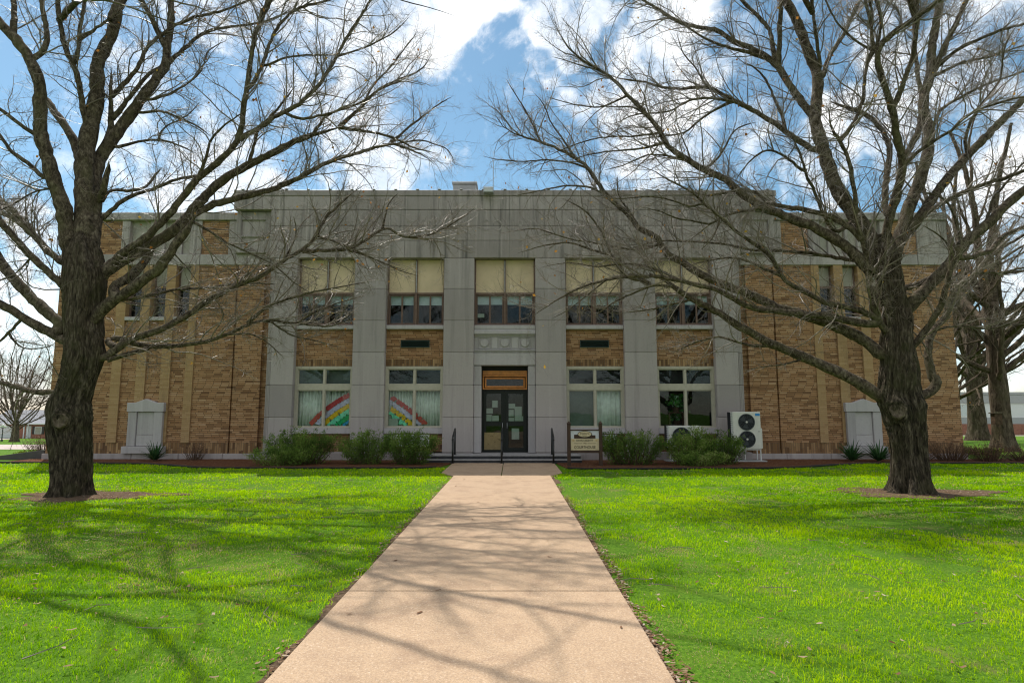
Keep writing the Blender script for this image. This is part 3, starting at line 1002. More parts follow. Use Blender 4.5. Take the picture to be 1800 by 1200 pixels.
# ---- upper windows of the five bays
ZU = dict(sill0=4.46, sill1=4.60, head=6.93)
bays = [(-7.20, -5.20), (-4.10, -2.10), (-1.06, 1.06), (2.10, 4.10), (5.20, 7.20)]
for bi, (x0, x1) in enumerate(bays):
    xm = (x0 + x1) / 2
    mb = MB()
    mb.box(x0 + .002, x0 + .05, .26, .42, 4.605, 6.94); mb.box(x1 - .05, x1 - .002, .26, .42, 4.605, 6.94)
    mb.box(xm - .035, xm + .035, .24, .42, 4.605, 6.94)
    for a, b_ in ((x0 + .05, xm - .035), (xm + .035, x1 - .05)):
        mb.box(a, b_, .26, .42, 5.70, 5.765); mb.box(a, b_, .26, .42, 4.605, 4.645)
        mb.frame(a + .01, b_ - .01, 4.65, 5.695, .29, .36, .045)
        c = (a + b_) / 2
        mb.box(c - .028, c + .028, .30, .35, 4.695, 5.65)
    w = mb.build('window', M['brown_frame'], court)
    for a, b_ in ((x0 + .05, xm - .035), (xm + .035, x1 - .05)):
        c = (a + b_) / 2
        MB().box(a, b_, .31, .35, 5.77, 6.94).build('spandrel_panel', M['tan_panel'], w)
        for p0, p1 in ((a + .055, c - .028), (c + .028, b_ - .055)):
            MB().box(p0, p1, .322, .328, 4.695, 5.65).build('pane', M['glass'], w)
        MB().box(a + .04, b_ - .04, .40, .408, 5.36 - .02 * (bi % 2), 5.66).build('roller_blind', M['blind_fabric'], w)
    MB().box(xm - .012, xm + .012, .235, .30, 5.77, 6.9).build('mullion_cap', M['grey_metal'], w)
    MB().box(x0 + .004, x1 - .004, .10, .50, 4.46, 4.60).build('sill', SIL, w, 0.012)

# ---- brick spandrels with louvers, lower windows
for bi, (x0, x1) in enumerate(bays):
    if bi == 2:
        continue
    xm = (x0 + x1) / 2
    mb = MB()
    if bi in (1, 3):
        mb.box(x0, x1, .24, .56, 3.43, 3.83); mb.box(x0, x1, .24, .56, 4.09, 4.455)
        mb.box(x0, xm - .5, .24, .56, 3.83, 4.09); mb.box(xm + .5, x1, .24, .56, 3.83, 4.09)
    else:
        mb.box(x0, x1, .24, .56, 3.43, 4.455)
    w = mb.build('spandrel', BRK, court)
    MB().box(x0, x1, .236, .56, 3.19, 3.428).build('soldier_course', SOL, w)
    if bi in (1, 3):
        mb = MB(); mb.frame(xm - .5, xm + .5, 3.83, 4.09, .21, .34, .03)
        for k in range(7):
            z = 3.865 + k * .032
            mb.add([(xm - .47, .225, z), (xm + .47, .225, z), (xm + .47, .29, z + .026), (xm - .47, .29, z + .026), (xm - .47, .225, z + .006), (xm + .47, .225, z + .006), (xm + .47, .29, z + .032), (xm - .47, .29, z + .032)],
                   [(0, 1, 2, 3), (4, 7, 6, 5), (0, 4, 5, 1), (1, 5, 6, 2), (2, 6, 7, 3), (3, 7, 4, 0)])
        mb.box(xm - .47, xm + .47, .31, .33, 3.86, 4.06)
        mb.build('vent_louver', M['green_louver'], w)
    mb = MB()
    mb.box(x0 + .002, x0 + .09, .22, .42, 1.085, 3.185); mb.box(x1 - .09, x1 - .002, .22, .42, 1.085, 3.185)
    mb.box(x0 + .09, x1 - .09, .22, .42, 3.09, 3.185); mb.box(x0 + .09, x1 - .09, .235, .42, 2.37, 2.56); mb.box(x0 + .09, x1 - .09, .22, .42, 1.085, 1.125)
    mb.box(xm - .028, xm + .028, .23, .36, 2.56, 3.09); mb.box(xm - .028, xm + .028, .23, .36, 1.125, 2.37)
    for a, b_ in ((x0 + .09, xm - .028), (xm + .028, x1 - .09)):
        mb.frame(a, b_, 2.56, 3.09, .26, .33, .028); mb.frame(a, b_, 1.125, 2.37, .26, .33, .028)
    w = mb.build('window', M['beige_frame'], court)
    for a, b_ in ((x0 + .118, xm - .056), (xm + .056, x1 - .118)):
        MB().box(a, b_, .292, .298, 2.588, 3.062).build('pane', M['glass'], w)
        MB().box(a, b_, .292, .298, 1.153, 2.342).build('pane', M['glass'], w)
    MB().box(x0 + .03, x1 - .03, .46, .468, 2.58, 3.1).build('transom_backing', M['dark_void'] if bi else M['dark_shade'], w)
    MB().box(x0 + .004, x1 - .004, .08, .50, .89, 1.08).build('sill', SIL, w, 0.012)
    mb = MB(); mb.box(x0, x1, .24, .56, .52, .885); mb.build('apron_wall', BRK, w)
    MB().box(x0, x1, .236, .56, .285, .518).build('soldier_course', SOL, w)

    def curtain(a, b_, z0, z1, m, y=.50, amp=.035, per=.11):
        nx = int((b_ - a) / .018)
        vs, fs = [], []
        for i in range(nx + 1):
            x = a + (b_ - a) * i / nx
            ph = x / per * 2 * math.pi + 0.8 * math.sin(x * 7)
            yy = y + amp * math.sin(ph) + .01 * math.sin(x * 31)
            vs += [(x, yy, z0), (x, yy + .004, z1)]
        for i in range(nx):
            fs.append((2 * i, 2 * i + 2, 2 * i + 3, 2 * i + 1))
        o = MB().add(vs, fs).build('curtain', m, w, smooth=True)
        o.modifiers.new('solid', 'SOLIDIFY').thickness = .004
    if bi in (0, 1):
        curtain(x0 + .06, x1 - .06, 1.1, 2.38, M['curtain_cloth'])
    if bi == 3:
        MB().box(x0 + .1, xm - .03, .40, .408, 1.13, 2.36).build('drawn_shade', M['dark_shade'], w)
        curtain(xm + .02, x1 - .06, 1.1, 2.38, M['curtain_cloth'], .46, .02, .16)

# ---- entrance bay
mb = MB()
mb.box(-1.056, 1.056, .04, .56, 4.28, 4.40); mb.box(-1.056, 1.056, .10, .56, 4.40, 4.455); mb.box(-1.056, 1.056, .12, .56, 4.215, 4.278)
mb.box(-1.056, 1.056, .16, .56, 3.755, 4.213)
mb.box(-1.056, 1.056, .07, .56, 3.69, 3.753); mb.box(-1.056, 1.056, .11, .56, 3.645, 3.688)
for cx in (-.37, .37):
    for k in range(6):
        mb.box(cx - .13 + k * .045, cx - .105 + k * .045, .09, .11, 3.648, 3.685)
ent = mb.build('entrance_frieze', SIL, court, 0.008)
for cx in (-.70, 0.0, .70):
    mb = MB(); mb.frame(cx - .20, cx + .20, 3.79, 4.18, .135, .165, .02); mb.disc(cx, 3.985, .135, .12, .165)
    mb.build('medallion', SIL, ent, 0.006)
for cx in (-.35, .35):
    MB().box(cx - .10, cx + .10, .145, .165, 3.80, 4.17).build('tablet', SIL, ent, 0.005)
mb = MB()
mb.box(-1.056, 1.056, .10, .60, 3.212, 3.64)
zz = [.255, 1.45, 2.54, 3.20]
for s in (-1, 1):
    for z0, z1 in zip(zz, zz[1:]):
        mb.box(s * .80, s * 1.056, .12, .78, z0, z1 - G1)
mb.build('door_surround', SIL, court, 0.010)
mb = MB(); mb.box(-.80, .80, .60, .78, 3.05, 3.25); mb.box(-1.0, 1.0, .78, .9, 3.05, 3.3); mb.build('door_head', M['dark_void'], court)
mb = MB()
mb.box(-.775, .775, .58, .70, 2.90, 3.06)
mb.frame(-.775, .775, 2.40, 2.895, .56, .68, .05); mb.frame(-.70, .70, 2.47, 2.82, .60, .66, .055)
w = mb.build('transom_window', M['orange_wood'], court, 0.006)
MB().box(-.645, .645, .625, .632, 2.525, 2.765).build('pane', M['glass'], w)
mb = MB(); mb.frame(-.78, .78, .255, 2.395, .60, .72, .035); mb.box(-.028, .028, .60, .72, .29, 2.36)
mb.build('door_frame', M['bronze_dark'], court)
for s in (-1, 1):
    a, b_ = (-.742, -.030) if s < 0 else (.030, .742)
    mb = MB(); mb.frame(a, b_, .295, 2.355, .62, .67, .10)
    mb.box(a + .10, b_ - .10, .62, .67, 1.14, 1.30)
    d = mb.build('door', M['bronze_dark'], court, 0.004)
    MB().box(a + .10, b_ - .10, .640, .648, 1.30, 2.255).build('upper_pane', M['glass'], d)
    if s < 0:
        MB().box(a + .03, b_ - .10, .612, .628, .33, .92).build('kick_plate', M['brass'], d)
        MB().box(a + .10, b_ - .10, .640, .648, .92, 1.14).build('lower_pane', M['glass'], d)
    else:
        MB().box(a + .10, b_ - .10, .640, .648, .395, 1.14).build('lower_pane', M['glass'], d)
    hx = b_ - .05 if s < 0 else a + .05
    MB().tube([(hx, .625, 1.07), (hx, .56, 1.07), (hx, .55, 1.15), (hx, .56, 1.24), (hx, .625, 1.24)], .012, 8).build('door_handle', M['grey_metal'], d, smooth=True)

# ---- roof items
mb = MB(); mb.box(-2.05, -1.15, 2.2, 3.6, 9.1, 10.45); mb.box(-2.09, -1.11, 2.16, 3.64, 10.45, 10.56)
mb.build('roof_hatch', M['coping_metal'], court, 0.02)
mb = MB()
mb.add([(-.74, -.42, 9.16), (-.39, -.42, 9.16), (-.39, -.10, 9.18), (-.74, -.10, 9.18), (-.74, -.40, 9.36), (-.39, -.40, 9.36), (-.39, -.10, 9.45), (-.74, -.10, 9.45)],
       [(0, 3, 2, 1), (4, 5, 6, 7), (0, 1, 5, 4), (1, 2, 6, 5), (2, 3, 7, 6), (3, 0, 4, 7)])
mb.box(-.60, -.53, -.1, -.03, 9.22, 9.34)
fl = mb.build('floodlight', M['grey_metal'], court, 0.012)
mb = MB(); mb.add([(-.71, -.426, 9.19), (-.42, -.426, 9.19), (-.42, -.408, 9.335), (-.71, -.408, 9.335), (-.71, -.416, 9.19), (-.42, -.416, 9.19), (-.42, -.398, 9.335), (-.71, -.398, 9.335)],
                  [(0, 1, 2, 3), (4, 7, 6, 5), (0, 4, 5, 1), (1, 5, 6, 2), (2, 6, 7, 3), (3, 7, 4, 0)])
mb.build('lens', M['lens_glass'], fl)
MB().tube([(-.43, .5, 9.1), (-.43, .5, 10.7)], .014, 8).build('antenna', M['grey_metal'], court)
MB().tube([(-.35, .5, 9.35), (-.1, .45, 9.6), (.02, .4, 9.38)], .008, 6).build('roof_cable', M['black_paint'], court)

# ---- white wall vents low behind the shrubs
for cx in (-3.35, 3.0):
    mb = MB(); mb.frame(cx - .80, cx + .80, .46, .86, .10, .24, .03)
    for k in range(8):
        z = .50 + k * .042
        mb.add([(cx - .77, .115, z), (cx + .77, .115, z), (cx + .77, .20, z + .03), (cx - .77, .20, z + .03), (cx - .77, .115, z + .01), (cx + .77, .115, z + .01), (cx + .77, .20, z + .04), (cx - .77, .20, z + .04)],
               [(0, 1, 2, 3), (4, 7, 6, 5), (0, 4, 5, 1), (1, 5, 6, 2), (2, 6, 7, 3), (3, 7, 4, 0)])
    mb.build('vent_grille', M['white_metal'], court)


# ------------------------------------------------------------------ steps, rails, sign, machines
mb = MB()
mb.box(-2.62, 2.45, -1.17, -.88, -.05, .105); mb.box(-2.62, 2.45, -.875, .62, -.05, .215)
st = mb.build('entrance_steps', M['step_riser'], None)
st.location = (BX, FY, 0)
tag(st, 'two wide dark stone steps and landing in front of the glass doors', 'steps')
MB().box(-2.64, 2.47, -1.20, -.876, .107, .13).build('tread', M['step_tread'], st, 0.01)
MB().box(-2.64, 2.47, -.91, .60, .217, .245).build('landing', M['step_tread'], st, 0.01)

for x, lab in ((-1.86, 'black pipe handrail on the steps nearest the rainbow windows'), (-.325, 'black pipe handrail in the middle of the entrance steps'), (1.30, 'black pipe handrail on the steps beside the wooden sign')):
    r = empty('handrail', (x, 19.18, 0), lab, 'handrail', 'handrails on the entrance steps')
    MB().tube([(0, 0, .02), (0, 0, .80)], .032, 10).build('post', M['black_paint'], r, smooth=True)
    MB().tube([(0, .72, .24), (0, .72, 1.04)], .032, 10).build('post', M['black_paint'], r, smooth=True)
    MB().tube([(0, -.08, .74), (0, -.02, .83), (0, .72, 1.08), (0, .80, 1.06)], .030, 10).build('top_rail', M['black_paint'], r, smooth=True)
    MB().box(-.06, .06, -.06, .06, .02, .035).box(-.06, .06, .66, .78, .245, .258).build('base_plate', M['black_paint'], r)

sg = empty('courthouse_sign', (2.18, 18.3, 0), 'cream and brown wooden sign reading COURTHOUSE on two posts by the steps', 'sign')
for s in (-1, 1):
    mb = MB(); mb.box(s * .475 - .05, s * .475 + .05, -.05, .05, -.05, 1.27)
    mb.add([(s * .475 - .07, -.07, 1.27), (s * .475 + .07, -.07, 1.27), (s * .475 + .07, .07, 1.27), (s * .475 - .07, .07, 1.27), (s * .475, 0, 1.36)], [(3, 2, 1, 0), (0, 1, 4), (1, 2, 4), (2, 3, 4), (3, 0, 4)])
    mb.build('post', M['sign_brown'], sg, 0.006)
MB().box(-.425, .425, -.035, .035, .41, .49).box(-.425, .425, -.035, .035, 1.065, 1.10).build('rail', M['sign_brown'], sg, 0.005)
MB().box(-.425, .425, -.02, .02, .49, .832).build('panel', M['sign_cream'], sg)
pp = MB().box(-.425, .425, -.02, .02, .836, 1.062).build('picture_panel', M['sign_white'], sg)
MB().prism([(-.32, .838), (.32, .838), (.32, .935), (.22, .935), (.22, .975), (-.18, .975), (-.18, .95), (-.32, .95)], -.026, -.0205).build('building_picture', M['sign_brown'], pp)
MB().prism([(.215 * math.cos(i * math.pi / 18), .965 + .098 * math.sin(i * math.pi / 18)) for i in range(36)], -.033, -.0265).build('oval_rim', M['sign_black'], pp)
MB().prism([(.20 * math.cos(i * math.pi / 18), .965 + .085 * math.sin(i * math.pi / 18)) for i in range(36)], -.038, -.0335).build('oval', M['sign_cream'], pp)
text('lettering', 'Historic', .085, (0, -.039, .985), M['sign_brown'], pp, .002)
text('lettering', 'Square', .05, (0, -.039, .92), M['sign_brown'], pp, .002)
text('lettering', 'DAVIS COUNTY', .082, (0.0, -.021, .775), M['sign_black'], sg, .004, .86)
text('lettering', '1929', .05, (0.0, -.021, .69), M['sign_brown'], sg, .003)
text('lettering', 'COURTHOUSE', .115, (0.0, -.021, .575), M['sign_black'], sg, .004, .84)
mb = MB()
for s in (-1, 1):
    mb.box(s * .08, s * .33, -.026, -.0205, .685, .695)
mb.build('rule', M['sign_brown'], sg)
mb = MB()
for s in (-1, 1):
    mb.prism([(s * .30, .775), (s * .34, .79), (s * .40, .78), (s * .34, .76)], -.026, -.0205)
mb.build('ornament', M['sign_gold'], sg)


def fan(unit, cx, cz, r, y):
    """round fan guard: recessed dark bowl, blades, wire rings and spokes, pale hub"""
    f = MB().ring(cx, cz, r * .96, r * 1.05, y - .022, y + .01, 40).build('fan_guard', M['fan_plastic'], unit)
    MB().disc(cx, cz, r * .97, y - .003, y + .004, 40).build('fan_recess', M['dark_void'], f)
    mb = MB()
    for i in range(1, 6):
        mb.ring(cx, cz, r * (i / 6 - .012), r * (i / 6 + .012), y - .022, y - .016, 32)
    for i in range(16):
        a = 2 * math.pi * i / 16
        mb.tube([(cx + r * .12 * math.cos(a), y - .02, cz + r * .12 * math.sin(a)), (cx + r * .97 * math.cos(a + .25), y - .02, cz + r * .97 * math.sin(a + .25))], .0035, 4)
    mb.build('wire_grid', M['fan_plastic'], f)
    mb = MB()
    for i in range(3):
        a = 2 * math.pi * i / 3 + .4
        pts = [(cx + rr * r * math.cos(a + d), cz + rr * r * math.sin(a + d)) for rr, d in ((.15, -.3), (.85, -.55), (.9, .25), (.5, .4), (.15, .3))]
        mb.prism(pts, y - .011, y - .006)
    mb.build('fan_blade', M['fan_plastic'], f)
    MB().disc(cx, cz, r * .13, y - .032, y - .004, 18).build('hub', M['off_white_metal'], f, 0.004)


def condenser(name, loc, w, h, fans, z0, label, group):
    u = empty(name, loc, label, 'air conditioner', group)
    MB().box(0.06, w, 0, .36, z0, z0 + h).build('casing', M['off_white_metal'], u, 0.018, seg=2)
    mb = MB()
    for k in range(int(h / .075)):
        for q in (0, 1):
            mb.box(0.005 + q * .03, .03 + q * .03, -.002 + q * .03, .32, z0 + .03 + k * .075, z0 + .085 + k * .075)
    c = MB().box(.0, .064, .03, .33, z0 + .01, z0 + h - .01).build('coil_side', M['dark_void'], u)
    mb = MB()
    for k in range(int(h / .06)):
        mb.box(-.006, .062, .02, .028, z0 + .02 + k * .06, z0 + .034 + k * .06)
    for k in (0.008, .032, .055):
        mb.box(k - .004, k + .004, .012, .0195, z0 + .01, z0 + h - .01)
    mb.build('coil_grid', M['white_metal'], c)
    MB().box(w + .002, w + .055, .04, .34, z0 + .02, z0 + h * .56).build('pipe_cover', M['off_white_metal'], u, 0.01)
    for cx, cz, r in fans:
        fan(u, cx, z0 + cz, r, -.001)
    mb = MB()
    for x in (.18, w - .02):
        mb.tube([(x, .05, .06), (x, .05, z0 - .06), (x - .02, .05, z0 - .012), (x - .1, .05, z0 - .012)], .018, 8)
        mb.tube([(x, .34, .06), (x, .34, z0 - .012)], .018, 8)
    mb.box(.1, w, .04, .36, z0 - .028, z0 - .006)
    mb.tube([(.55 * w, .3, .06), (.55 * w, .3, z0 - .02)], .014, 6)
    mb.build('stand', M['white_metal'], u)
    MB().box(-.02, w + .14, -.06, .46, .03, .075).build('pad', M['grey_metal'], u, 0.01)
    return u


u = condenser('air_conditioner', (7.10, 19.72, 0), .96, 1.20, [(.50, .87, .255), (.50, .32, .255)], .43, 'tall white air conditioner with two stacked fans by the end pilaster', 'outdoor air conditioners')
MB().box(.79, .94, -.006, -.001, 1.50, 1.575).build('maker_label', M['blue_label'], u)
MB().box(.86, .93, -.005, -.001, .99, 1.005).build('badge', M['black_paint'], u)
u = condenser('air_conditioner', (5.02, 19.75, 0), 1.1, .72, [(.47, .37, .29)], .46, 'low white air conditioner with one fan half hidden behind the shrub', 'outdoor air conditioners')
MB().box(.66, .80, -.006, -.001, 1.10, 1.125).build('badge', M['grey_metal'], u)

# paper rainbow arcs stuck inside the two rainbow windows
def rainbow(name, win, label):
    x0, x1 = win
    o = empty(name, (BX, FY, 0), label, 'paper rainbow', 'paper rainbows in the windows')
    cxr, czr, r0 = (-3.58, -1.45, 4.12) if x0 < -5 else (-7.52, -3.84, 7.02)
    g = random.Random(3 if x0 < -5 else 4)
    names = ['rainbow_red', 'rainbow_lavender', 'rainbow_orange', 'rainbow_mint', 'rainbow_green', 'rainbow_blue', 'rainbow_blue']
    labels = ['red', 'lavender', 'orange', 'mint', 'green', 'blue', 'blue']
    for k, nm in enumerate(names):
        r = r0 - .05 - .165 * k
        mb = MB(); cnt = 0
        for sub in (-.032, .032):
            a = 0.0
            while a < math.pi:
                ang = a + g.uniform(-.01, .01)
                px, pz = cxr + (r + sub) * math.cos(ang), czr + (r + sub) * math.sin(ang)
                sz = .056
                if x0 + .10 + sz < px < x1 - .10 - sz and 1.14 + sz < pz < 2.36 - sz:
                    n = 9
                    th = ang + g.uniform(-.5, .5)
                    y = .375 + .004 * g.random() + .006 * (k % 3) + (.003 if sub > 0 else 0)
                    pts = []
                    for q in range(n):
                        t = 2 * math.pi * q / n
                        rr = sz * (1 + .22 * math.sin(3 * t + th * 2))
                        pts.append((px + rr * math.cos(t), pz + rr * math.sin(t)))
                    mb.prism(pts, y, y + .002); cnt += 1
                a += .072 / r
        if cnt:
            mb.build('paper_band', M[nm], o)
    return o


rainbow('paper_rainbow', (-7.2, -5.2), 'rising half of a cut-paper rainbow in the window nearest the big trunk')
rainbow('paper_rainbow', (-4.1, -2.1), 'falling half of a cut-paper rainbow in the window nearer the doors')

# notices taped inside the doors and windows
def notice(x0, x1, z0, z1, y, label, tilt=0.0):
    o = MB().box(-(x1 - x0) / 2, (x1 - x0) / 2, -.001, .001, -(z1 - z0) / 2, (z1 - z0) / 2).build('paper_notice', M['paper'])
    o.location = (BX + (x0 + x1) / 2, FY + y, (z0 + z1) / 2); o.rotation_euler = (0, tilt, 0)
    return tag(o, label, 'notice', 'notices taped to glass')


notice(-.44, -.25, 1.78, 2.02, .655, 'topmost paper notice on the door leaf with the brass kick plate', .02)
notice(-.66, -.42, 1.57, 1.75, .655, 'sideways paper notice below the topmost one on the brass-plated door leaf', -.02)
notice(-.65, -.46, 1.31, 1.53, .656, 'low paper notice at the hinge edge of the brass-plated door leaf', .03)
notice(-.44, -.21, 1.31, 1.50, .655, 'low paper notice nearest the handle of the brass-plated door leaf', -.02)
notice(.13, .36, 1.74, 1.91, .655, 'topmost wide paper notice on the all-glass door leaf', .01)
notice(.13, .31, 1.47, 1.70, .655, 'middle paper notice beside the handle of the all-glass door leaf', -.01)
notice(.34, .59, 1.31, 1.81, .656, 'tall poster sheet in the centre of the all-glass door leaf', .0)
notice(.13, .32, 1.31, 1.44, .655, 'small low paper notice beside the handle of the all-glass door leaf', .02)
notice(.60, .64, 1.31, 1.48, .655, 'narrow paper strip beside the tall poster sheet on the door', .0)
notice(.24, .50, .68, 1.06, .655, 'pale blue-white sheet behind the low pane of the all-glass door leaf', .0)
notice(-.95, -.72, 4.90, 5.03, .345, 'small white sheet in the upstairs window above the entrance', .0)
notice(-3.98, -3.66, 1.16, 1.40, .345, 'white sheet low in the corner of the rainbow window nearer the doors', .0)

# plants standing in the window of the last bay
def potted(x, y, z0, h, n, seed, label):
    g = np.random.default_rng(seed)
    o = empty('potted_plant', (BX + x, FY + y, z0), label, 'plant', 'houseplants in the window')
    MB().tube([(0, 0, 0), (0, 0, .16)], [.10, .13], 14).build('pot', M['stem_brown'], o)
    V, F, T = [], [], []
    for i in range(n):
        c = Vector((g.normal(0, .17), g.normal(0, .07), .18 + (h - .18) * g.random()))
        a = g.random() * 6.28; s = .035 + .04 * g.random(); tl = g.normal(0, .6)
        d = Vector((math.cos(a), math.sin(a) * .6, tl)).normalized(); e = d.cross(Vector((0.2, 1, .3))).normalized()
        k = len(V)
        V += [c - d * s, c + e * s * .55, c + d * s, c - e * s * .55]
        F.append((k, k + 1, k + 2, k + 3)); T += [g.random()] * 4
    np_mesh('foliage', np.array(V), [np.array(F)], M['houseplant'], o, attrs={'tint': T})
    mb = MB()
    for i in range(5):
        a = i * 1.3
        mb.tube([(0, 0, .14), (.05 * math.cos(a), .03 * math.sin(a), h * .4), (.14 * math.cos(a), .05 * math.sin(a), h * .8)], .006, 5)
    mb.build('stem', M['stem_brown'], o)
    return o


potted(5.95, .62, 1.62, .62, 150, 5, 'bushy light green houseplant inside the window above the low air conditioner')
potted(6.05, .85, 1.16, .55, 120, 6, 'trailing grey-green houseplant under the bushy one in the same window')
MB_t = MB().box(-.85, .85, -.14, .2, -.04, 0).box(-.8, -.76, -.1, .1, -.92, -.04).box(.76, .8, -.1, .1, -.92, -.04)
tb = MB_t.build('window_table', M['stem_brown']); tb.location = (BX + 6.2, FY + .78, 1.16)
tag(tb, 'narrow brown table holding houseplants inside the last ground floor window', 'table')
tb2 = MB().box(-.28, .28, -.12, .12, -.04, 0).box(-.26, -.22, -.1, .1, -.455, -.04).box(.22, .26, -.1, .1, -.455, -.04).build('plant_stand', M['stem_brown'])
tb2.location = (BX + 5.95, FY + .62, 1.62)
tag(tb2, 'small brown stand under the bushy houseplant inside the window', 'stand')

# low ramp wall past the far corner of the building
mb = MB()
mb.prism([(-18.2, -.02), (-15.99, .02), (-15.99, .33), (-16.1, .33), (-18.2, .05)], 20.9, 21.1)
o = mb.build('ramp_wall', M['asphalt'], None, 0.01)
tag(o, 'low dark sloping ramp wall at the corner of the brick building', 'ramp wall')


# ------------------------------------------------------------------ shrubs
def shrub(name, x, y, rx, ry, h, n, seed, label, cat='shrub', group=None, m='evergreen', up=0.8, leaf=(.055, .012), stems=70, dark=0.0):
    """upright feathery shrub: a sheaf of stems, each carrying many small needles"""
    g = np.random.default_rng(seed)
    o = empty(name, (x, y, 0), label, cat, group)
    mb = MB()
    a = g.random(stems) * 2 * math.pi
    r = np.sqrt(g.random(stems))
    tops = np.stack([rx * r * np.cos(a), ry * r * np.sin(a), h * 1.14 * (1.02 - .30 * r ** 2) * (.72 + .36 * g.random(stems))], -1)
    base = np.stack([rx * .45 * r * np.cos(a), ry * .45 * r * np.sin(a), np.zeros(stems)], -1)
    mid = base * .4 + tops * .6 + np.stack([g.normal(0, .05, stems), g.normal(0, .05, stems), -.02 * np.ones(stems)], -1)
    for i in range(stems):
        mb.tube([base[i], mid[i], tops[i]], [.008, .005, .002], 4)
    mb.build('stem', M['stem_brown'], o)
    si = g.integers(0, stems, n)
    t = g.random(n) ** .65
    t2 = t[:, None]
    p = (1 - t2) ** 2 * base[si] + 2 * t2 * (1 - t2) * mid[si] + t2 ** 2 * tops[si]
    spread = .045 + .06 * (1 - t2)
    p = p + g.normal(0, 1, (n, 3)) * spread * np.array([1, 1, .5])
    p[:, 2] = np.maximum(p[:, 2], .03)
    d = np.stack([g.normal(0, 1, n), g.normal(0, 1, n), np.abs(g.normal(up, .6, n))], -1)
    d += (tops[si] - base[si]) * .5
    d /= np.linalg.norm(d, axis=1)[:, None]
    e = np.cross(d, g.normal(0, 1, (n, 3))); e /= np.linalg.norm(e, axis=1)[:, None]
    L = (leaf[0] * (.6 + .8 * g.random(n)))[:, None]; W = leaf[1] * (.7 + .6 * g.random(n))[:, None]
    V = np.stack([p - d * L * .5, p + e * W, p + d * L * .6, p - e * W], 1)
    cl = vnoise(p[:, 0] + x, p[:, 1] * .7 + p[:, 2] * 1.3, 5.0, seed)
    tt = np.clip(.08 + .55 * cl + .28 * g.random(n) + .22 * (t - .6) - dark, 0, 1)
    i4 = np.arange(n)[:, None] * 4 + np.array([[0, 1, 2, 3]])
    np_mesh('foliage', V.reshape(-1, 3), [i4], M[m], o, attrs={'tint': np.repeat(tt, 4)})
    return o


SG = 'evergreen shrubs in front of the pilasters'
shrub('evergreen_shrub', -6.5, 18.95, 1.25, .65, 1.0, 9500, 1, 'wide dark evergreen shrub below the window nearest the big trunk', group=SG, stems=100)
shrub('evergreen_shrub', -6.95, 18.35, 1.05, .42, .55, 5200, 11, 'low yellow-green shrub in front of the wide dark evergreen', group=SG, dark=-.15)
shrub('evergreen_shrub', -4.5, 18.95, .90, .58, .90, 7000, 2, 'narrow upright evergreen between the two rainbow windows', group=SG, stems=80, dark=-.06)
shrub('evergreen_shrub', -3.15, 18.8, 1.0, .62, .98, 8600, 3, 'bushy evergreen in front of the white wall vent by the steps', group=SG, stems=90)
shrub('evergreen_shrub', 3.65, 18.75, 1.15, .62, .96, 9000, 4, 'broad evergreen shrub just behind the wooden courthouse sign', group=SG, stems=100)
shrub('evergreen_shrub', 5.5, 18.85, .85, .58, 1.0, 7200, 5, 'upright bright green evergreen hiding the low air conditioner', group=SG, stems=80, dark=-.12)
shrub('evergreen_shrub', 6.45, 18.9, .80, .55, .92, 6400, 6, 'evergreen shrub just beside the tall two-fan air conditioner', group=SG, stems=80)
shrub('evergreen_shrub', 5.6, 18.3, .95, .34, .45, 4000, 16, 'low light green shrub at the foot of the upright evergreen', group=SG, dark=-.2)
# dark twiggy growth at the far corner and a rosy bare shrub by the ramp
for i, (x, y, rx, h) in enumerate(((13.3, 20.2, .8, .5), (14.4, 20.1, .9, .62), (15.6, 20.0, .9, .6), (16.9, 20.1, 1.0, .5), (18.3, 20.4, 1.2, .45))):
    shrub('leafless_shrub', x, y, rx, .5, h, 900, 40 + i,
          ['low dark leafless shrub beside the big trunk and the brick wall', 'dark twiggy shrub against the brick wall, second from the trunk', 'tallest dark twiggy shrub at the brick corner',
           'spreading bare shrub just past the brick corner', 'low spreading bare shrub at the end of the planting bed'][i], group='dark bare shrubs at the brick corner', m='litter', stems=130, leaf=(.03, .010), up=.3, dark=.15)
shrub('leafless_shrub', -17.0, 22.3, .9, .5, .75, 700, 50, 'rosy bare shrub behind the dark ramp wall', m='litter', stems=150, leaf=(.035, .014), up=.3, dark=-.2)
shrub('leafless_shrub', -10.6, 20.45, .45, .3, .55, 300, 51, 'thin dried shrub against the plinth between trunk and niche', m='litter', stems=60, leaf=(.03, .010), up=.3, dark=.1)
for i, (x, y, rx) in enumerate(((17.6, 23.6, 1.4), (-16.7, 21.6, .8))):
    shrub('groundcover_patch', x, y, rx, .5, .22, 2600, 60 + i, ['yellow-green ground cover under the far trees past the brick corner', 'yellow-green ground cover at the foot of the dark ramp wall'][i],
          'ground cover', m='groundcover', stems=60, leaf=(.06, .03), up=.2)


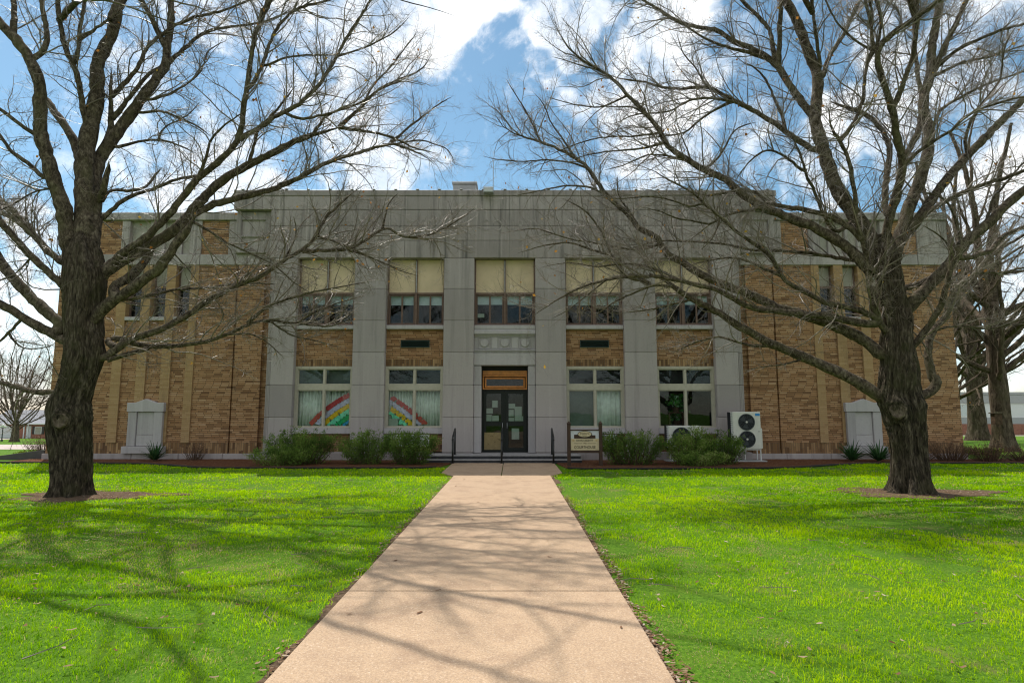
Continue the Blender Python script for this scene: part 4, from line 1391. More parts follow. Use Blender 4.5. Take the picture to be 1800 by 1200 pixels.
def yucca(x, y, n, ln, seed, label):
    g = np.random.default_rng(seed)
    o = empty('yucca', (x, y, .02), label, 'yucca', 'spiky yuccas by the stone niches')
    V, Q, T = [], [], []
    for i in range(n):
        a = g.random() * 6.283
        el = (.25 + 1.15 * g.random())
        L = ln * (.65 + .5 * g.random())
        hd = np.array([math.cos(a), math.sin(a), 0.0]); sd = np.array([-math.sin(a), math.cos(a), 0.0])
        k = len(V); p = np.array([.05 * math.cos(a), .05 * math.sin(a), .06]); tone = .15 + .7 * g.random()
        for j in range(6):
            f = j / 5
            e = el - .75 * f * f * (1.3 - el * .5)
            w = .026 * (1 - f ** 2.2) + .001
            V += [p - sd * w, p + np.array([0, 0, -.010 * (1 - f)]), p + sd * w]
            T += [tone] * 3
            if j:
                b0, b1 = k + (j - 1) * 3, k + j * 3
                Q += [(b0, b0 + 1, b1 + 1, b1), (b0 + 1, b0 + 2, b1 + 2, b1 + 1)]
            p = p + (hd * math.cos(e) + np.array([0, 0, math.sin(e)])) * L / 5
    np_mesh('leaf_rosette', np.array(V), [np.array(Q)], M['yucca_leaf'], o, attrs={'tint': T})
    MB().tube([(0, 0, 0), (0, 0, .12)], [.06, .05], 8).build('stem', M['stem_brown'], o)


yucca(-11.72, 20.1, 60, .62, 1, 'spiky green yucca at the foot of the niche nearest the rainbow windows')
yucca(11.05, 19.9, 70, .66, 2, 'spiky yucca beside the niche, the one farther from the corner trunk')
yucca(11.85, 19.8, 80, .70, 3, 'spiky yucca partly hidden behind the big trunk with the cut knot')


# ------------------------------------------------------------------ trees
def resample(P, n):
    P = np.asarray(P, float)
    s = np.concatenate([[0], np.cumsum(np.linalg.norm(np.diff(P, axis=0), axis=1))])
    t = np.linspace(0, s[-1], n)
    return np.stack([np.interp(t, s, P[:, k]) for k in range(P.shape[1])], -1)


def tubes(P, Rr, sides):
    """P (N,S,3), Rr (N,S) -> verts, quads"""
    N, S, _ = P.shape
    T = np.empty_like(P)
    T[:, 1:-1] = P[:, 2:] - P[:, :-2]; T[:, 0] = P[:, 1] - P[:, 0]; T[:, -1] = P[:, -1] - P[:, -2]
    T /= np.linalg.norm(T, axis=2, keepdims=True) + 1e-9
    ref = np.array([0.43, 0.71, 0.55])
    A = np.cross(T, ref); A /= np.linalg.norm(A, axis=2, keepdims=True) + 1e-9
    Bq = np.cross(T, A)
    ang = np.arange(sides) * 2 * math.pi / sides
    V = P[:, :, None] + Rr[:, :, None, None] * (A[:, :, None] * np.cos(ang)[:, None] + Bq[:, :, None] * np.sin(ang)[:, None])
    i = np.arange(N)[:, None, None] * S * sides + np.arange(S - 1)[None, :, None] * sides + np.arange(sides)[None, None]
    j = np.arange(N)[:, None, None] * S * sides + np.arange(S - 1)[None, :, None] * sides + ((np.arange(sides) + 1) % sides)[None, None]
    return V.reshape(-1, 3), np.stack([i, j, j + sides, i + sides], -1).reshape(-1, 4)


def grow(P, Rr, owner, spacing, length, steps, g, ang=(.5, 1.15), up=.15, wig=.25, t0=.12, rmul=.6, rmax=.02, taper=.25, tip_short=.55, rlen=.010):
    """side shoots along every parent polyline"""
    N, S, _ = P.shape
    seg = np.linalg.norm(np.diff(P, axis=1), axis=2)
    L = seg.sum(1)
    cnt = np.maximum(1, np.round(L * (1 - t0) / spacing * (.75 + .5 * g.random(N)))).astype(int)
    idx = np.repeat(np.arange(N), cnt)
    k = len(idx)
    t = t0 + (1 - t0) * g.random(k) ** .85
    f = t * (S - 1); i0 = np.minimum(f.astype(int), S - 2); w = (f - i0)[:, None]
    p = P[idx, i0] * (1 - w) + P[idx, i0 + 1] * w
    tan = P[idx, i0 + 1] - P[idx, i0]; tan /= np.linalg.norm(tan, axis=1, keepdims=True) + 1e-9
    rp = Rr[idx, i0] * (1 - w[:, 0]) + Rr[idx, i0 + 1] * w[:, 0]
    q = g.normal(0, 1, (k, 3)); q[:, 2] += up * 2
    q -= (q * tan).sum(1, keepdims=True) * tan; q /= np.linalg.norm(q, axis=1, keepdims=True) + 1e-9
    a = (ang[0] + (ang[1] - ang[0]) * g.random(k))[:, None]
    d = tan * np.cos(a) + q * np.sin(a)
    ln = length * (.45 + .9 * g.random(k)) * (1 - tip_short * t) * np.clip((L[idx] / (length * 2.2)) ** .5, .45, 1.15)
    r0 = np.minimum(np.minimum(rp * rmul, ln * rlen + .0012), rmax)
    out = np.empty((k, steps + 1, 3)); out[:, 0] = p
    st = (ln / steps)[:, None]
    bend = g.normal(0, 1, (k, 3)) * .10
    for s in range(steps):
        d = d + g.normal(0, wig, (k, 3)) + bend + np.array([0, 0, up * .35])
        d /= np.linalg.norm(d, axis=1, keepdims=True)
        out[:, s + 1] = out[:, s] + d * st
    rr = r0[:, None] * (1 - (1 - taper) * np.linspace(0, 1, steps + 1)[None])
    return out, rr, owner[idx]


class Tree:
    def __init__(self, name, loc, label, group, seed, trunk_mat, limb_mat, twig_mat, Y):
        self.root = empty(name, loc, label, 'tree', group)
        self.loc = np.array(loc); self.g = np.random.default_rng(seed)
        self.tm, self.lm, self.wm = M[trunk_mat], M[limb_mat], M[twig_mat]
        self.Y = Y
        self.px, self.lines, self.cut = [], [], []      # traced points (x, y, Y, owner) and finished polylines

    def trunk(self, rows, bumps=(), ridge=.02, nth=200, dz=.022, scars=(), lobes=5, mat=None):
        """rows: (pixel y, left x, right x) measured at the trunk's distance"""
        Y = self.Y
        zz, cx, rr = [], [], []
        for y, a, b in rows:
            l, r_ = at(a, y, Y), at(b, y, Y)
            zz.append(l.z); cx.append((l.x + r_.x) / 2)
            rr.append((r_.x - l.x) / 2 * math.cos(math.atan(cx[-1] / Y)))     # seen at a slant, a round trunk looks wider
        o = np.argsort(zz); zz, cx, rr = (np.array(q)[o] for q in (zz, cx, rr))
        zs = np.arange(-.06, zz[-1], dz)
        def sm(v):
            w = np.interp(zs, zz, v); kk = np.ones(5) / 5
            return np.convolve(np.pad(w, 2, mode='edge'), kk, 'valid')
        c, r = sm(cx), sm(rr)
        th = np.arange(nth) * 2 * math.pi / nth
        TH, ZZ = np.meshgrid(th, zs)
        tw = TH + .16 * np.sin(ZZ * 1.3) + .05 * np.sin(ZZ * 5 + TH * 2)
        def ridged(fq, sc, sd):
            v = vnoise(np.cos(tw) * fq, np.sin(tw) * fq + ZZ * sc, 1.0, sd)
            return 1 - np.abs(2 * v - 1)
        disp = ridge * (1.5 * ridged(8, .5, 1) ** 1.5 + 1.0 * ridged(15, 1.0, 2) + .5 * ridged(30, 2.6, 3) - 1.2)
        disp += .05 * r[:, None] * (np.sin(lobes * TH + 1.5 * ZZ) + .6 * np.sin((lobes + 2) * TH - ZZ))
        disp += .11 * r[:, None] * np.clip((ZZ - 1.9) / 1.4, 0, 1) * np.sin(4 * TH + .5 + .7 * np.sin(ZZ))
        disp += .06 * (vnoise(np.cos(TH) * 1.3, np.sin(TH) * 1.3 + ZZ * 1.4, 1.0, 7) - .5)
        for (bx_, by_, side, rad, amp) in bumps:   # side: angle in degrees, 270 faces the camera
            bz = at(bx_, by_, Y).z; ba = math.radians(side)
            da = np.arctan2(np.sin(TH - ba), np.cos(TH - ba)) * r[:, None]
            disp += amp * np.exp(-((da / rad) ** 2 + ((ZZ - bz) / rad) ** 2))
        for (sx, sy, side, rad) in scars:
            bz = at(sx, sy, Y).z; ba = math.radians(side)
            da = np.arctan2(np.sin(TH - ba), np.cos(TH - ba)) * r[:, None]
            dd = np.sqrt(da ** 2 + (ZZ - bz) ** 2)
            disp += .055 * np.exp(-((dd - rad * 1.15) / (rad * .45)) ** 2)
        flare = np.exp(-np.maximum(ZZ, 0) / .20)
        disp += .11 * flare * (np.sin(6 * TH + 1) + .5 * np.sin(11 * TH))
        RR = r[:, None] + disp
        XX = RR * np.cos(TH)
        hi, lo = XX.max(1), XX.min(1)
        f = np.clip(2 * r * (1 + .10 * np.exp(-np.maximum(zs, 0) / .12)) / (hi - lo), .75, 1.15)      # keep the traced outline after the ridges are added
        f = np.convolve(np.pad(f, 3, mode='edge'), np.ones(7) / 7, 'valid')
        XX = (XX - ((hi + lo) / 2)[:, None]) * f[:, None]
        f = f * (1 - .5 * np.clip((zs - zs[-1] + .55) / .55, 0, 1) ** 2)
        XX = XX * (1 - .5 * np.clip((zs - zs[-1] + .55) / .55, 0, 1) ** 2)[:, None]
        V = np.stack([c[:, None] + XX, Y + RR * f[:, None] * np.sin(TH), ZZ], -1) - self.loc
        n = len(zs)
        i = (np.arange(n - 1)[:, None] * nth + np.arange(nth)[None]).ravel()
        j = (np.arange(n - 1)[:, None] * nth + ((np.arange(nth) + 1) % nth)[None]).ravel()
        top = ((n - 1) * nth + np.arange(nth))[None]
        tr = np_mesh('trunk', V.reshape(-1, 3), [np.stack([i, j, j + nth, i + nth], -1), top], self.tm, self.root, smooth=True)
        for z_, c_, r_ in zip(zs, c, r):
            p = self.to_px(c_, Y, z_)
            self.px.append((p[0], p[1], Y, -1))
        for (sx, sy, side, rad) in scars:          # pale faces of sawn-off limbs
            bz = at(sx, sy, Y).z; ba = math.radians(side)
            k = int(np.argmin(np.abs(zs - bz)))
            jj = int(round(ba / (2 * math.pi) * nth)) % nth
            ctr = V[k, jj]; nrm = Vector((math.cos(ba), math.sin(ba), .1)).normalized()
            mb = MB(); ta = Vector((-nrm.y, nrm.x, 0)).normalized(); tb_ = nrm.cross(ta)
            def rg(f, off):
                return [Vector(ctr) + nrm * off + ta * (rad * .82 * f * math.cos(q * .35) * (1 + .1 * math.sin(q * 1.7))) + tb_ * (rad * f * math.sin(q * .35) * (1 + .08 * math.cos(q * 2.3))) for q in range(18)]
            vs = rg(1.25, -.12) + rg(1.12, .02) + rg(.95, .045) + rg(.8, .02) + rg(.3, .012)
            fs = [(l * 18 + q, l * 18 + (q + 1) % 18, (l + 1) * 18 + (q + 1) % 18, (l + 1) * 18 + q) for l in range(4) for q in range(18)] + [tuple(72 + q for q in range(18))]
            mb.add(vs, fs).build('cut_knot', M['cut_wood'], tr, smooth=True)

    def to_px(self, X, Y, Z):
        dx, dy, dz = X, Y, Z - EYE
        f = dy * CP + dz * SP; u = -dy * SP + dz * CP
        return 900 + FPX * dx / f, 600 - FPX * u / f

    def limb(self, pts, w0, w1, k=0.0, own=None, ext=True):
        """pts traced as pixels; w: width in pixels; k: metres of depth gained per metre across the view"""
        pts = np.array([[float(c) for c in q.split(',')] for q in pts.split()])
        arr = np.array(self.px)
        dd = np.hypot(arr[:, 0] - pts[0, 0], arr[:, 1] - pts[0, 1])
        j = int(np.argmin(dd))
        Yc = arr[j, 2]
        if dd[j] > 2:
            pts = np.concatenate([arr[j:j + 1, :2], pts])
        owner = len(self.lines) if own == 'new' or arr[j, 3] < 0 else int(arr[j, 3])
        Ys = [Yc]
        for q in range(1, len(pts)):
            step = math.hypot(*(pts[q] - pts[q - 1])) * Ys[-1] / FPX
            Ys.append(Ys[-1] + k * step)
        W = np.array([at(x, y, Y) for (x, y), Y in zip(pts, Ys)])
        if ext:
            x, y = pts[-1]
            d = W[-1] - W[-2]; d /= np.linalg.norm(d)
            if y <= 6:
                ln = 3.6
            elif x <= 4 or x >= 1796:
                ln = 2.2
            else:
                ln = 0
            if ln:
                p = W[-1]; add = []
                for q in range(5):
                    d = d + self.g.normal(0, .13, 3); d /= np.linalg.norm(d); p = p + d * ln / 5; add.append(p)
                W = np.concatenate([W, add]); w1e = w1 * .35
            else:
                w1e = w1
        n0 = max(8, int(np.linalg.norm(np.diff(W, axis=0), axis=1).sum() / .10))
        # smooth the traced corners
        P = resample(W, n0)
        for _ in range(3):
            P[1:-1] = .25 * P[:-2] + .5 * P[1:-1] + .25 * P[2:]
        slant = .92 * (.5 + .5 * math.cos(math.atan(W[0][0] / Ys[0])))
        w0, w1 = w0 * slant, w1 * slant
        s0 = w0 * .5 * Ys[0] / FPX
        frac = np.linspace(0, 1, n0)
        if ext and len(W) > len(pts):
            fr = len(pts) / len(W)
            s1 = w1 * .5 * Ys[-1] / FPX
            r = np.where(frac < fr, s0 + (s1 - s0) * frac / fr, s1 * (1 - .75 * (frac - fr) / (1 - fr + 1e-6)))
        else:
            r = s0 + (w1 * .5 * Ys[-1] / FPX - s0) * frac
        P = P + self.g.normal(0, 1, P.shape) * np.minimum(r, .03)[:, None] * .22
        sl = np.linspace(0, np.linalg.norm(np.diff(P, axis=0), axis=1).sum(), n0)
        r = r * (1 - .75 * np.clip((frac - .88) / .12, 0, 1))
        r = r * (1 + .45 * min(1.0, .05 / r[0]) ** 2 * np.exp(-sl / .16)) * (1 + .06 * np.sin(sl * 9 + self.g.random() * 6))
        cut = int(n0 * (len(pts) + 1) / len(W)) if ext and len(W) > len(pts) else n0
        self.lines.append((P, r, owner)); self.cut.append(cut)
        for q in range(len(pts) - 1):
            for f in (0, .25, .5, .75):
                x = pts[q] * (1 - f) + pts[q + 1] * f
                self.px.append((x[0], x[1], Ys[q] * (1 - f) + Ys[q + 1] * f, owner))
        self.px.append((pts[-1, 0], pts[-1, 1], Ys[-1], owner))

    def wild(self, P, r, owner=None, snap=False):
        """a limb that grows out of the traced view"""
        P = np.asarray(P, float)
        if self.lines and owner is None:
            al = np.concatenate([q[0][np.linspace(0, len(q[0]) - 1, 40).astype(int)] for q in self.lines if q[1].max() > r * .6] or [P[:1]])
            up_ = al[(al[:, 2] - EYE) / al[:, 1] > .69]          # joins a stem above the picture
            al = up_ if snap and len(up_) else al
            P[0] = al[np.argmin(np.linalg.norm(al - P[0], axis=1))] if snap else P[0]
        n0 = max(8, int(np.linalg.norm(np.diff(P, axis=0), axis=1).sum() / .15))
        P = resample(P, n0)
        for _ in range(4):
            P[1:-1] = .25 * P[:-2] + .5 * P[1:-1] + .25 * P[2:]
        self.lines.append((P + self.g.normal(0, .01, P.shape), np.linspace(r, r * .3, n0), len(self.lines) if owner is None else owner)); self.cut.append(-1 if snap else n0)

    def finish(self, lv=((.14, 1.5), (.092, .6), (.082, .23)), leaves=380, sides=9):
        g = self.g
        owners = sorted({o for _, _, o in self.lines})
        K = 28
        # shoots come only from limb lengths thinner than a forearm, more thickly towards the ends
        SP_, SR, SO = [], [], []
        for (P, r, o), cut in zip(self.lines, self.cut):
            if cut < 0:
                continue
            P, r = P[:cut], r[:cut]
            keep = r < .085
            if keep.sum() < 4:
                continue
            i = int(np.argmax(keep))
            SP_.append(resample(P[i:], K)); SR.append(resample(r[i:, None], K)[:, 0]); SO.append(o)
        A, AR, AO = np.array(SP_), np.array(SR), np.array(SO)
        L1 = grow(A, AR, AO, lv[0][0], lv[0][1], 8, g, (.45, 1.05), .16, .16, .0, .55, .016, tip_short=.35)
        L1b = grow(A, AR, AO, lv[0][0] * .7, lv[1][1] * .8, 5, g, (.6, 1.4), .05, .22, .0, .5, .005)
        L2 = grow(L1[0], L1[1], L1[2], lv[1][0], lv[1][1], 5, g, (.5, 1.1), .12, .2, .08, .6, .0046)
        a2 = [np.concatenate([L2[0], L1b[0]]), np.concatenate([L2[1], L1b[1]]), np.concatenate([L2[2], L1b[2]])]
        L3 = grow(a2[0], a2[1], a2[2], lv[2][0], lv[2][1], 3, g, (.5, 1.2), .10, .25, .10, .8, .0028, taper=.5)
        out = [(P, r, o) for (P, r, o), c in zip(self.lines, self.cut) if c < 0]
        if out:                                    # limbs over the viewer's head: fewer, longer shoots
            n1 = grow(np.array([resample(P, K) for P, _, _ in out]), np.array([resample(r[:, None], K)[:, 0] for _, r, _ in out]), np.array([o for _, _, o in out]),
                      .36, 2.0, 8, g, (.45, .95), .12, .13, .15, .6, .022, rlen=.014)
            n2 = grow(*n1, .22, .8, 5, g, (.5, 1.1), .1, .2, .1, .6, .008)
            L1 = tuple(np.concatenate([a_, b_]) if a_.ndim == 1 or a_.shape[1] == b_.shape[1] else a_ for a_, b_ in zip(L1, n1))
            a2 = [np.concatenate([a_, b_]) for a_, b_ in zip(a2, n2)]
        self.count = (len(L1[0]), len(a2[0]), len(L3[0]))
        lf_p = L3[0][g.random(len(L3[0])) < leaves / max(1, len(L3[0]))][:, -1]
        for o in owners:
            VV, QQ, off = [], [], 0
            for P, r, ow in self.lines:
                if ow == o:
                    v, q = tubes((P - self.loc)[None], r[None], sides)
                    VV.append(v); QQ.append(q + off); off += len(v)
            lb = np_mesh('limb', np.concatenate(VV), [np.concatenate(QQ)], self.lm, self.root, smooth=True)
            VV, QQ, off = [], [], 0
            for (P, r, ow), sd in ((L1, 5), (a2, 3), (L3, 3)):
                mk = ow == o
                if mk.any():
                    v, q = tubes(P[mk] - self.loc, r[mk], sd)
                    VV.append(v); QQ.append(q + off); off += len(v)
            if VV:
                t = np_mesh('twigs', np.concatenate(VV), [np.concatenate(QQ)], self.wm, lb, smooth=True)
                t['kind'] = 'stuff'
        if len(lf_p):
            k = len(lf_p); s = .032 + .035 * g.random(k)
            d = g.normal(0, 1, (k, 3)); d /= np.linalg.norm(d, axis=1, keepdims=True)
            e = np.cross(d, g.normal(0, 1, (k, 3))); e /= np.linalg.norm(e, axis=1, keepdims=True)
            p = lf_p - self.loc
            V = np.stack([p, p + d * s[:, None] * .6 + e * s[:, None] * .5, p + d * s[:, None] * 1.3, p + d * s[:, None] * .6 - e * s[:, None] * .5], 1)
            t = np_mesh('withered_leaves', V.reshape(-1, 3), [np.arange(k)[:, None] * 4 + np.array([[0, 1, 2, 3]])], M['withered'], self.root, attrs={'tint': np.repeat(g.random(k), 4)})
            t['kind'] = 'stuff'


TG = 'big bare maples flanking the walk'
T = Tree('maple_tree', (-8.55, 12.0, 0), 'big bare maple with a knobbly waisted trunk standing before the rainbow-window side', TG, 101, 'bark_trunk', 'bark_limb', 'twig', 12.0)
T.trunk([(884, 66, 182), (874, 74, 174), (860, 82, 169), (840, 86, 167), (800, 89, 166), (770, 85, 166), (745, 80, 166), (725, 77, 164), (705, 83, 161), (680, 96, 168), (650, 105, 178),
         (620, 109, 186), (590, 108, 183), (560, 106, 182), (520, 110, 186), (480, 113, 191), (440, 113, 182), (400, 118, 170)],
        bumps=[(80, 735, 180, .16, .07), (165, 755, 5, .14, .06), (130, 735, 285, .15, .07), (176, 600, 350, .16, .08), (110, 590, 190, .14, .05), (183, 480, 340, .2, .07), (150, 700, 300, .2, -.05),
               (135, 690, 265, .2, .03), (155, 620, 320, .25, -.05), (172, 425, 340, .12, .07)], ridge=.024,
        scars=[(131, 738, 285, .13)])
L = T.limb
# stems going up
L("124,450 116,400 112,365 95,320 85,280 72,240 70,190 72,150 60,120 45,90 20,60 0,40", 34, 20, -.15, 'new')
L("72,99 85,69 77,27 72,0", 12, 9, .2); L("25,60 25,30 24,0", 13, 10, .1); L("61,237 27,213 0,192", 9, 6, -.3); L("77,317 53,288 19,267 0,240", 10, 6, -.2)
L("148,450 150,400 150,340 148,300 152,260 159,220 171,171 171,107 187,80 200,53 211,0", 46, 18, .1, 'new')
L("158,240 150,213 143,173 136,128 125,107 112,80 103,27 100,0", 13, 8, -.2); L("136,107 139,69 144,27 150,0", 9, 6, .2); L("139,69 171,51 192,35 215,10", 7, 4, .2)
L("140,285 133,253 115,221 96,197 83,176 70,165", 20, 14, .3)
L("160,440 165,385 165,330 170,285 190,255 215,220 250,172 283,128 293,112 294,75 301,50 300,0", 36, 11, .22, 'new')
L("293,85 285,72 270,40 253,8 248,0", 12, 7, -.2); L("298,108 320,90 350,62 380,50 420,47 470,38 520,15", 9, 3, .35)
L("186,262 196,215 195,187 195,150 196,120", 16, 4, .1); L("197,170 232,133 250,107 254,88 275,67 307,45 347,29 390,20 440,0", 10, 3, .2); L("203,205 240,155 256,133 285,115", 10, 7, .3)
L("257,180 300,165 340,140 358,120 362,90 400,70", 6, 2, .3); L("250,200 282,193 310,205 350,222 370,240", 6, 3, .3); L("205,262 245,247 280,245 300,248 345,270", 7, 3, .3)
L("278,235 290,222 330,205 350,180", 4, 2, .2)
# long limbs reaching over the front of the building
L("149,520 171,492 197,465 235,447 267,428 299,412 320,393 341,367 373,332 395,313 437,290 477,270 512,251 549,237 597,224", 30, 10, .16, 'new')
L("595,225 640,184 660,160 700,140 740,125 760,95", 8, 2, .1); L("597,224 640,230 690,240 730,262 770,270", 7, 2, .2); L("552,236 570,205 600,190 640,180", 6, 2, .3)
L("333,382 373,359 408,351 435,344 480,333 523,315 544,301 587,280 629,269 688,251 744,272 765,290", 16, 3, .28)
L("688,251 720,222 750,200 775,180 795,170", 5, 2, .1); L("680,255 740,245 790,262 800,290", 4, 1.5, -.1)
L("187,475 221,439 256,420 283,391 309,364 333,329 349,312 379,290 405,264 421,245 429,187 435,147 440,107 451,53 475,0", 17, 7, -.1, 'new')
L("440,157 461,115 477,67 496,37 520,16 560,5", 8, 4, .2); L("421,245 455,225 488,203 533,179 565,144 592,99 613,59 645,13 652,0", 10, 4, .1); L("500,200 533,211 587,197 635,181 667,157 707,141 745,150", 6, 2, .3)
L("592,99 640,85 690,60 720,30", 4, 2, .2); L("460,120 505,100 545,97 590,97", 5, 3, -.2); L("640,180 655,150 690,115 715,80 735,55", 4, 2, .1); L("349,312 365,270 368,245 400,215 440,190", 7, 2, -.3)
L("437,292 445,260 455,225 490,190 520,150", 7, 3, -.25)
L("160,570 187,535 224,513 256,489 283,471 296,449 315,420 333,399 344,380", 26, 16, -.12, 'new')
L("195,503 229,489 245,471 256,457 270,438", 22, 15, .35)
L("345,396 368,404 400,428 432,441 453,452 480,463 520,500 555,520", 5, 1.5, .3); L("300,440 330,470 350,500", 3, 1, .2)
L("186,632 203,612 227,597 267,585 299,572 325,556 355,535 379,521 416,502 453,489 480,471 501,456 531,440 555,419 565,397 571,381 587,368 611,347 621,336 640,325", 17, 4, .12, 'new')
L("528,441 571,440 613,439 640,424 667,405 683,397 696,412 715,419 755,413 784,400 827,373 835,365", 8, 2, .25); L("672,402 679,375 680,355 700,340", 4, 1.5, .1)
L("555,415 590,425 625,440 680,465 720,478", 4, 1.5, -.1); L("501,452 520,420 522,395 515,380", 4, 1.5, .1); L("611,439 660,455 700,475 735,485", 4, 1.5, .3)
L("184,596 203,591 224,599 248,607 277,609 320,607 365,599 395,590 435,570 464,562 520,568 580,575 620,560", 13, 3, .35, 'new')
L("435,568 467,539 507,525 540,515 590,505 650,495", 7, 2, -.1); L("470,560 510,590 560,600 600,610", 4, 1.5, .1); L("395,588 440,585 470,600 500,630", 4, 1.5, -.1); L("520,568 560,545 600,530 640,520", 4, 1.5, .1)
L("190,632 219,624 248,616 270,609", 10, 9, .4)
L("190,530 232,524 253,523 288,512 333,507 373,505 413,499 450,497 490,500", 8, 3, .5, 'new')
L("178,388 200,364 221,348 256,337 283,327 315,312 344,311 370,300", 10, 5, .3, 'new'); L("180,360 189,332 229,336 256,333 270,310 285,295", 9, 4, .5, 'new'); L("168,365 182,335 187,312 192,288", 15, 11, -.3, 'new', )
# limbs reaching out of view on the other side
L("112,600 80,580 40,559 13,540 0,535", 22, 15, -.1, 'new'); L("112,572 88,553 67,535 43,511 21,487 0,460", 24, 20, .1, 'new'); L("116,508 91,484 53,449 35,428 16,407 0,388", 16, 12, -.3, 'new')
L("115,465 88,444 67,423 45,393 21,369 0,353", 15, 12, .3, 'new'); L("88,450 65,420 40,400 24,382 0,375", 11, 8, .4); L("98,690 64,689 40,684 16,676 0,672", 14, 9, .1, 'new')
L("40,559 20,580 0,600", 6, 4, .2); L("15,590 38,615 80,612 95,605", 4, 2, .2); L("60,445 40,470 15,490 0,492", 4, 2, .2); L("100,330 60,335 30,355 0,372", 4, 2, -.3)
# growth towards the viewer and behind, above the frame
for P in ([(-8.4, 11.8, 8.5), (-8.0, 10.6, 9.6), (-7.4, 9.2, 10.9), (-7.0, 8.2, 12.2)], [(-8.5, 12.2, 9.8), (-8.9, 12.8, 11.6), (-9.2, 13.4, 13.2)],
          [(-7.4, 11.5, 7.6), (-5.8, 10.6, 9.7), (-4.2, 9.8, 11.0), (-2.6, 9.0, 11.6)], [(-7.8, 11.5, 8), (-6.4, 10.2, 10.2), (-5.2, 9.0, 11.4), (-4.2, 7.8, 12.0)],
          [(-6.5, 12, 7.5), (-4.8, 11.4, 10.4), (-3.2, 10.9, 11.8), (-1.8, 10.4, 12.6)], [(-7, 12.2, 8), (-5, 12.6, 11.4), (-3, 12.8, 13)]):
    T.wild(P, .06, snap=True)
T.finish()
print('left tree', T.count)

T = Tree('maple_tree', (7.92, 12.4, 0), 'big bare maple with a sawn-off round knot on its furrowed trunk, air conditioner side', TG, 202, 'bark_trunk', 'bark_limb', 'twig', 12.4)
T.trunk([(880, 1536, 1676), (870, 1550, 1660), (858, 1558, 1648), (840, 1561, 1641), (800, 1562, 1633), (760, 1558, 1630), (735, 1550, 1628), (715, 1540, 1626), (695, 1537, 1624), (670, 1541, 1618), (640, 1545, 1614),
         (600, 1545, 1608), (575, 1548, 1606), (550, 1548, 1600), (520, 1540, 1590), (480, 1532, 1584), (440, 1528, 1581), (410, 1530, 1580)],
        bumps=[(1545, 718, 215, .17, .10), (1612, 712, 320, .17, .10), (1580, 700, 270, .14, -.07), (1540, 690, 195, .14, .07), (1620, 690, 350, .15, .08), (1600, 560, 320, .2, .06), (1590, 650, 280, .25, .04)], ridge=.034,
        scars=[(1553, 720, 226, .155)], lobes=6)
L = T.limb
L("1548,480 1540,445 1533,420 1512,393 1491,361 1469,332 1456,290 1440,240 1432,208 1435,171 1440,139 1427,107 1413,67 1400,35 1381,0", 34, 16, .1, 'new')
L("1433,205 1419,192 1395,160 1379,136 1368,115 1347,101 1320,83 1290,75 1263,53 1223,48 1183,35 1157,16 1130,0", 17, 3, .25); L("1368,115 1371,80 1371,40 1373,0", 11, 8, -.2); L("1362,110 1355,53 1320,16 1305,0", 10, 6, .2)
L("1443,128 1437,80 1432,40 1427,0", 8, 5, -.3); L("1445,140 1451,117 1461,93 1480,67 1496,35 1512,0", 10, 7, .3); L("1345,101 1300,88 1277,83 1237,67 1197,40 1165,30", 8, 2, -.1)
L("1435,267 1400,245 1379,229 1355,213 1330,197 1290,176 1245,152 1197,157 1162,155 1138,144 1090,139 1060,128", 13, 2.5, .1); L("1320,190 1277,176 1245,171 1210,176 1178,197 1143,200 1117,200 1077,219", 6, 2, -.2)
L("1381,227 1373,197 1360,173 1352,149 1336,125 1310,110", 7, 3, .2); L("1290,178 1262,190 1230,210 1205,235 1160,240 1120,245", 6, 2, .2); L("1240,152 1225,120 1200,95 1190,60", 4, 1.5, .2)
L("1467,412 1448,380 1435,343 1419,313 1413,291 1400,256 1390,230", 9, 4, -.35, 'new'); L("1412,301 1373,269 1347,261 1320,280 1290,320", 6, 2, -.2)
L("1562,588 1544,567 1536,540 1528,500 1525,460 1517,420 1504,385 1504,353 1501,327 1493,280 1477,248 1461,229 1455,190", 15, 6, -.25, 'new')
L("1480,248 1504,211 1517,181 1520,139 1525,101 1536,91 1530,40 1520,0", 8, 5, -.1); L("1536,91 1500,70 1470,40 1450,0", 5, 3, .2); L("1525,110 1545,75 1550,40 1540,0", 6, 4, -.2)
L("1556,450 1557,410 1568,367 1576,340 1588,300 1587,280 1576,240 1571,200 1560,165 1547,125 1539,99 1549,75 1576,53 1621,24 1650,0", 19, 7, -.35, 'new'); L("1571,190 1587,149 1603,107 1608,80 1611,40 1612,0", 11, 7, -.2)
L("1540,95 1530,60 1535,30 1528,0", 6, 3, .1); L("1587,290 1620,262 1655,240 1680,225 1700,200 1740,185 1800,170", 8, 4, -.3)
L("1564,480 1574,440 1588,400 1596,367 1608,340 1622,300 1632,267 1635,227 1621,187 1627,160 1635,133 1637,93 1643,53 1653,0", 28, 14, .2, 'new')
L("1640,130 1661,80 1677,48 1699,0", 13, 9, .1); L("1645,120 1680,88 1720,69 1760,53 1800,43", 9, 5, -.2); L("1623,180 1613,133 1608,80 1605,27 1603,0", 10, 6, .3); L("1636,230 1655,190 1690,170 1730,150 1800,125", 8, 4, .3); L("1640,135 1690,110 1740,100 1800,80", 7, 4, .4)
L("1575,360 1587,280 1603,253 1616,229 1621,187", 15, 12, .3, 'new')
L("1556,380 1556,330 1562,288 1565,261 1552,229 1533,208 1507,195 1480,187 1461,179", 14, 9, .5, 'new')
L("1572,440 1603,399 1632,359 1659,321 1699,275 1736,237 1773,200 1800,173", 22, 15, .1, 'new'); L("1605,399 1629,372 1667,351 1707,332 1736,321 1773,311 1800,300", 12, 7, -.2); L("1700,275 1695,235 1720,190 1760,140 1765,80 1790,40", 7, 3, -.2)
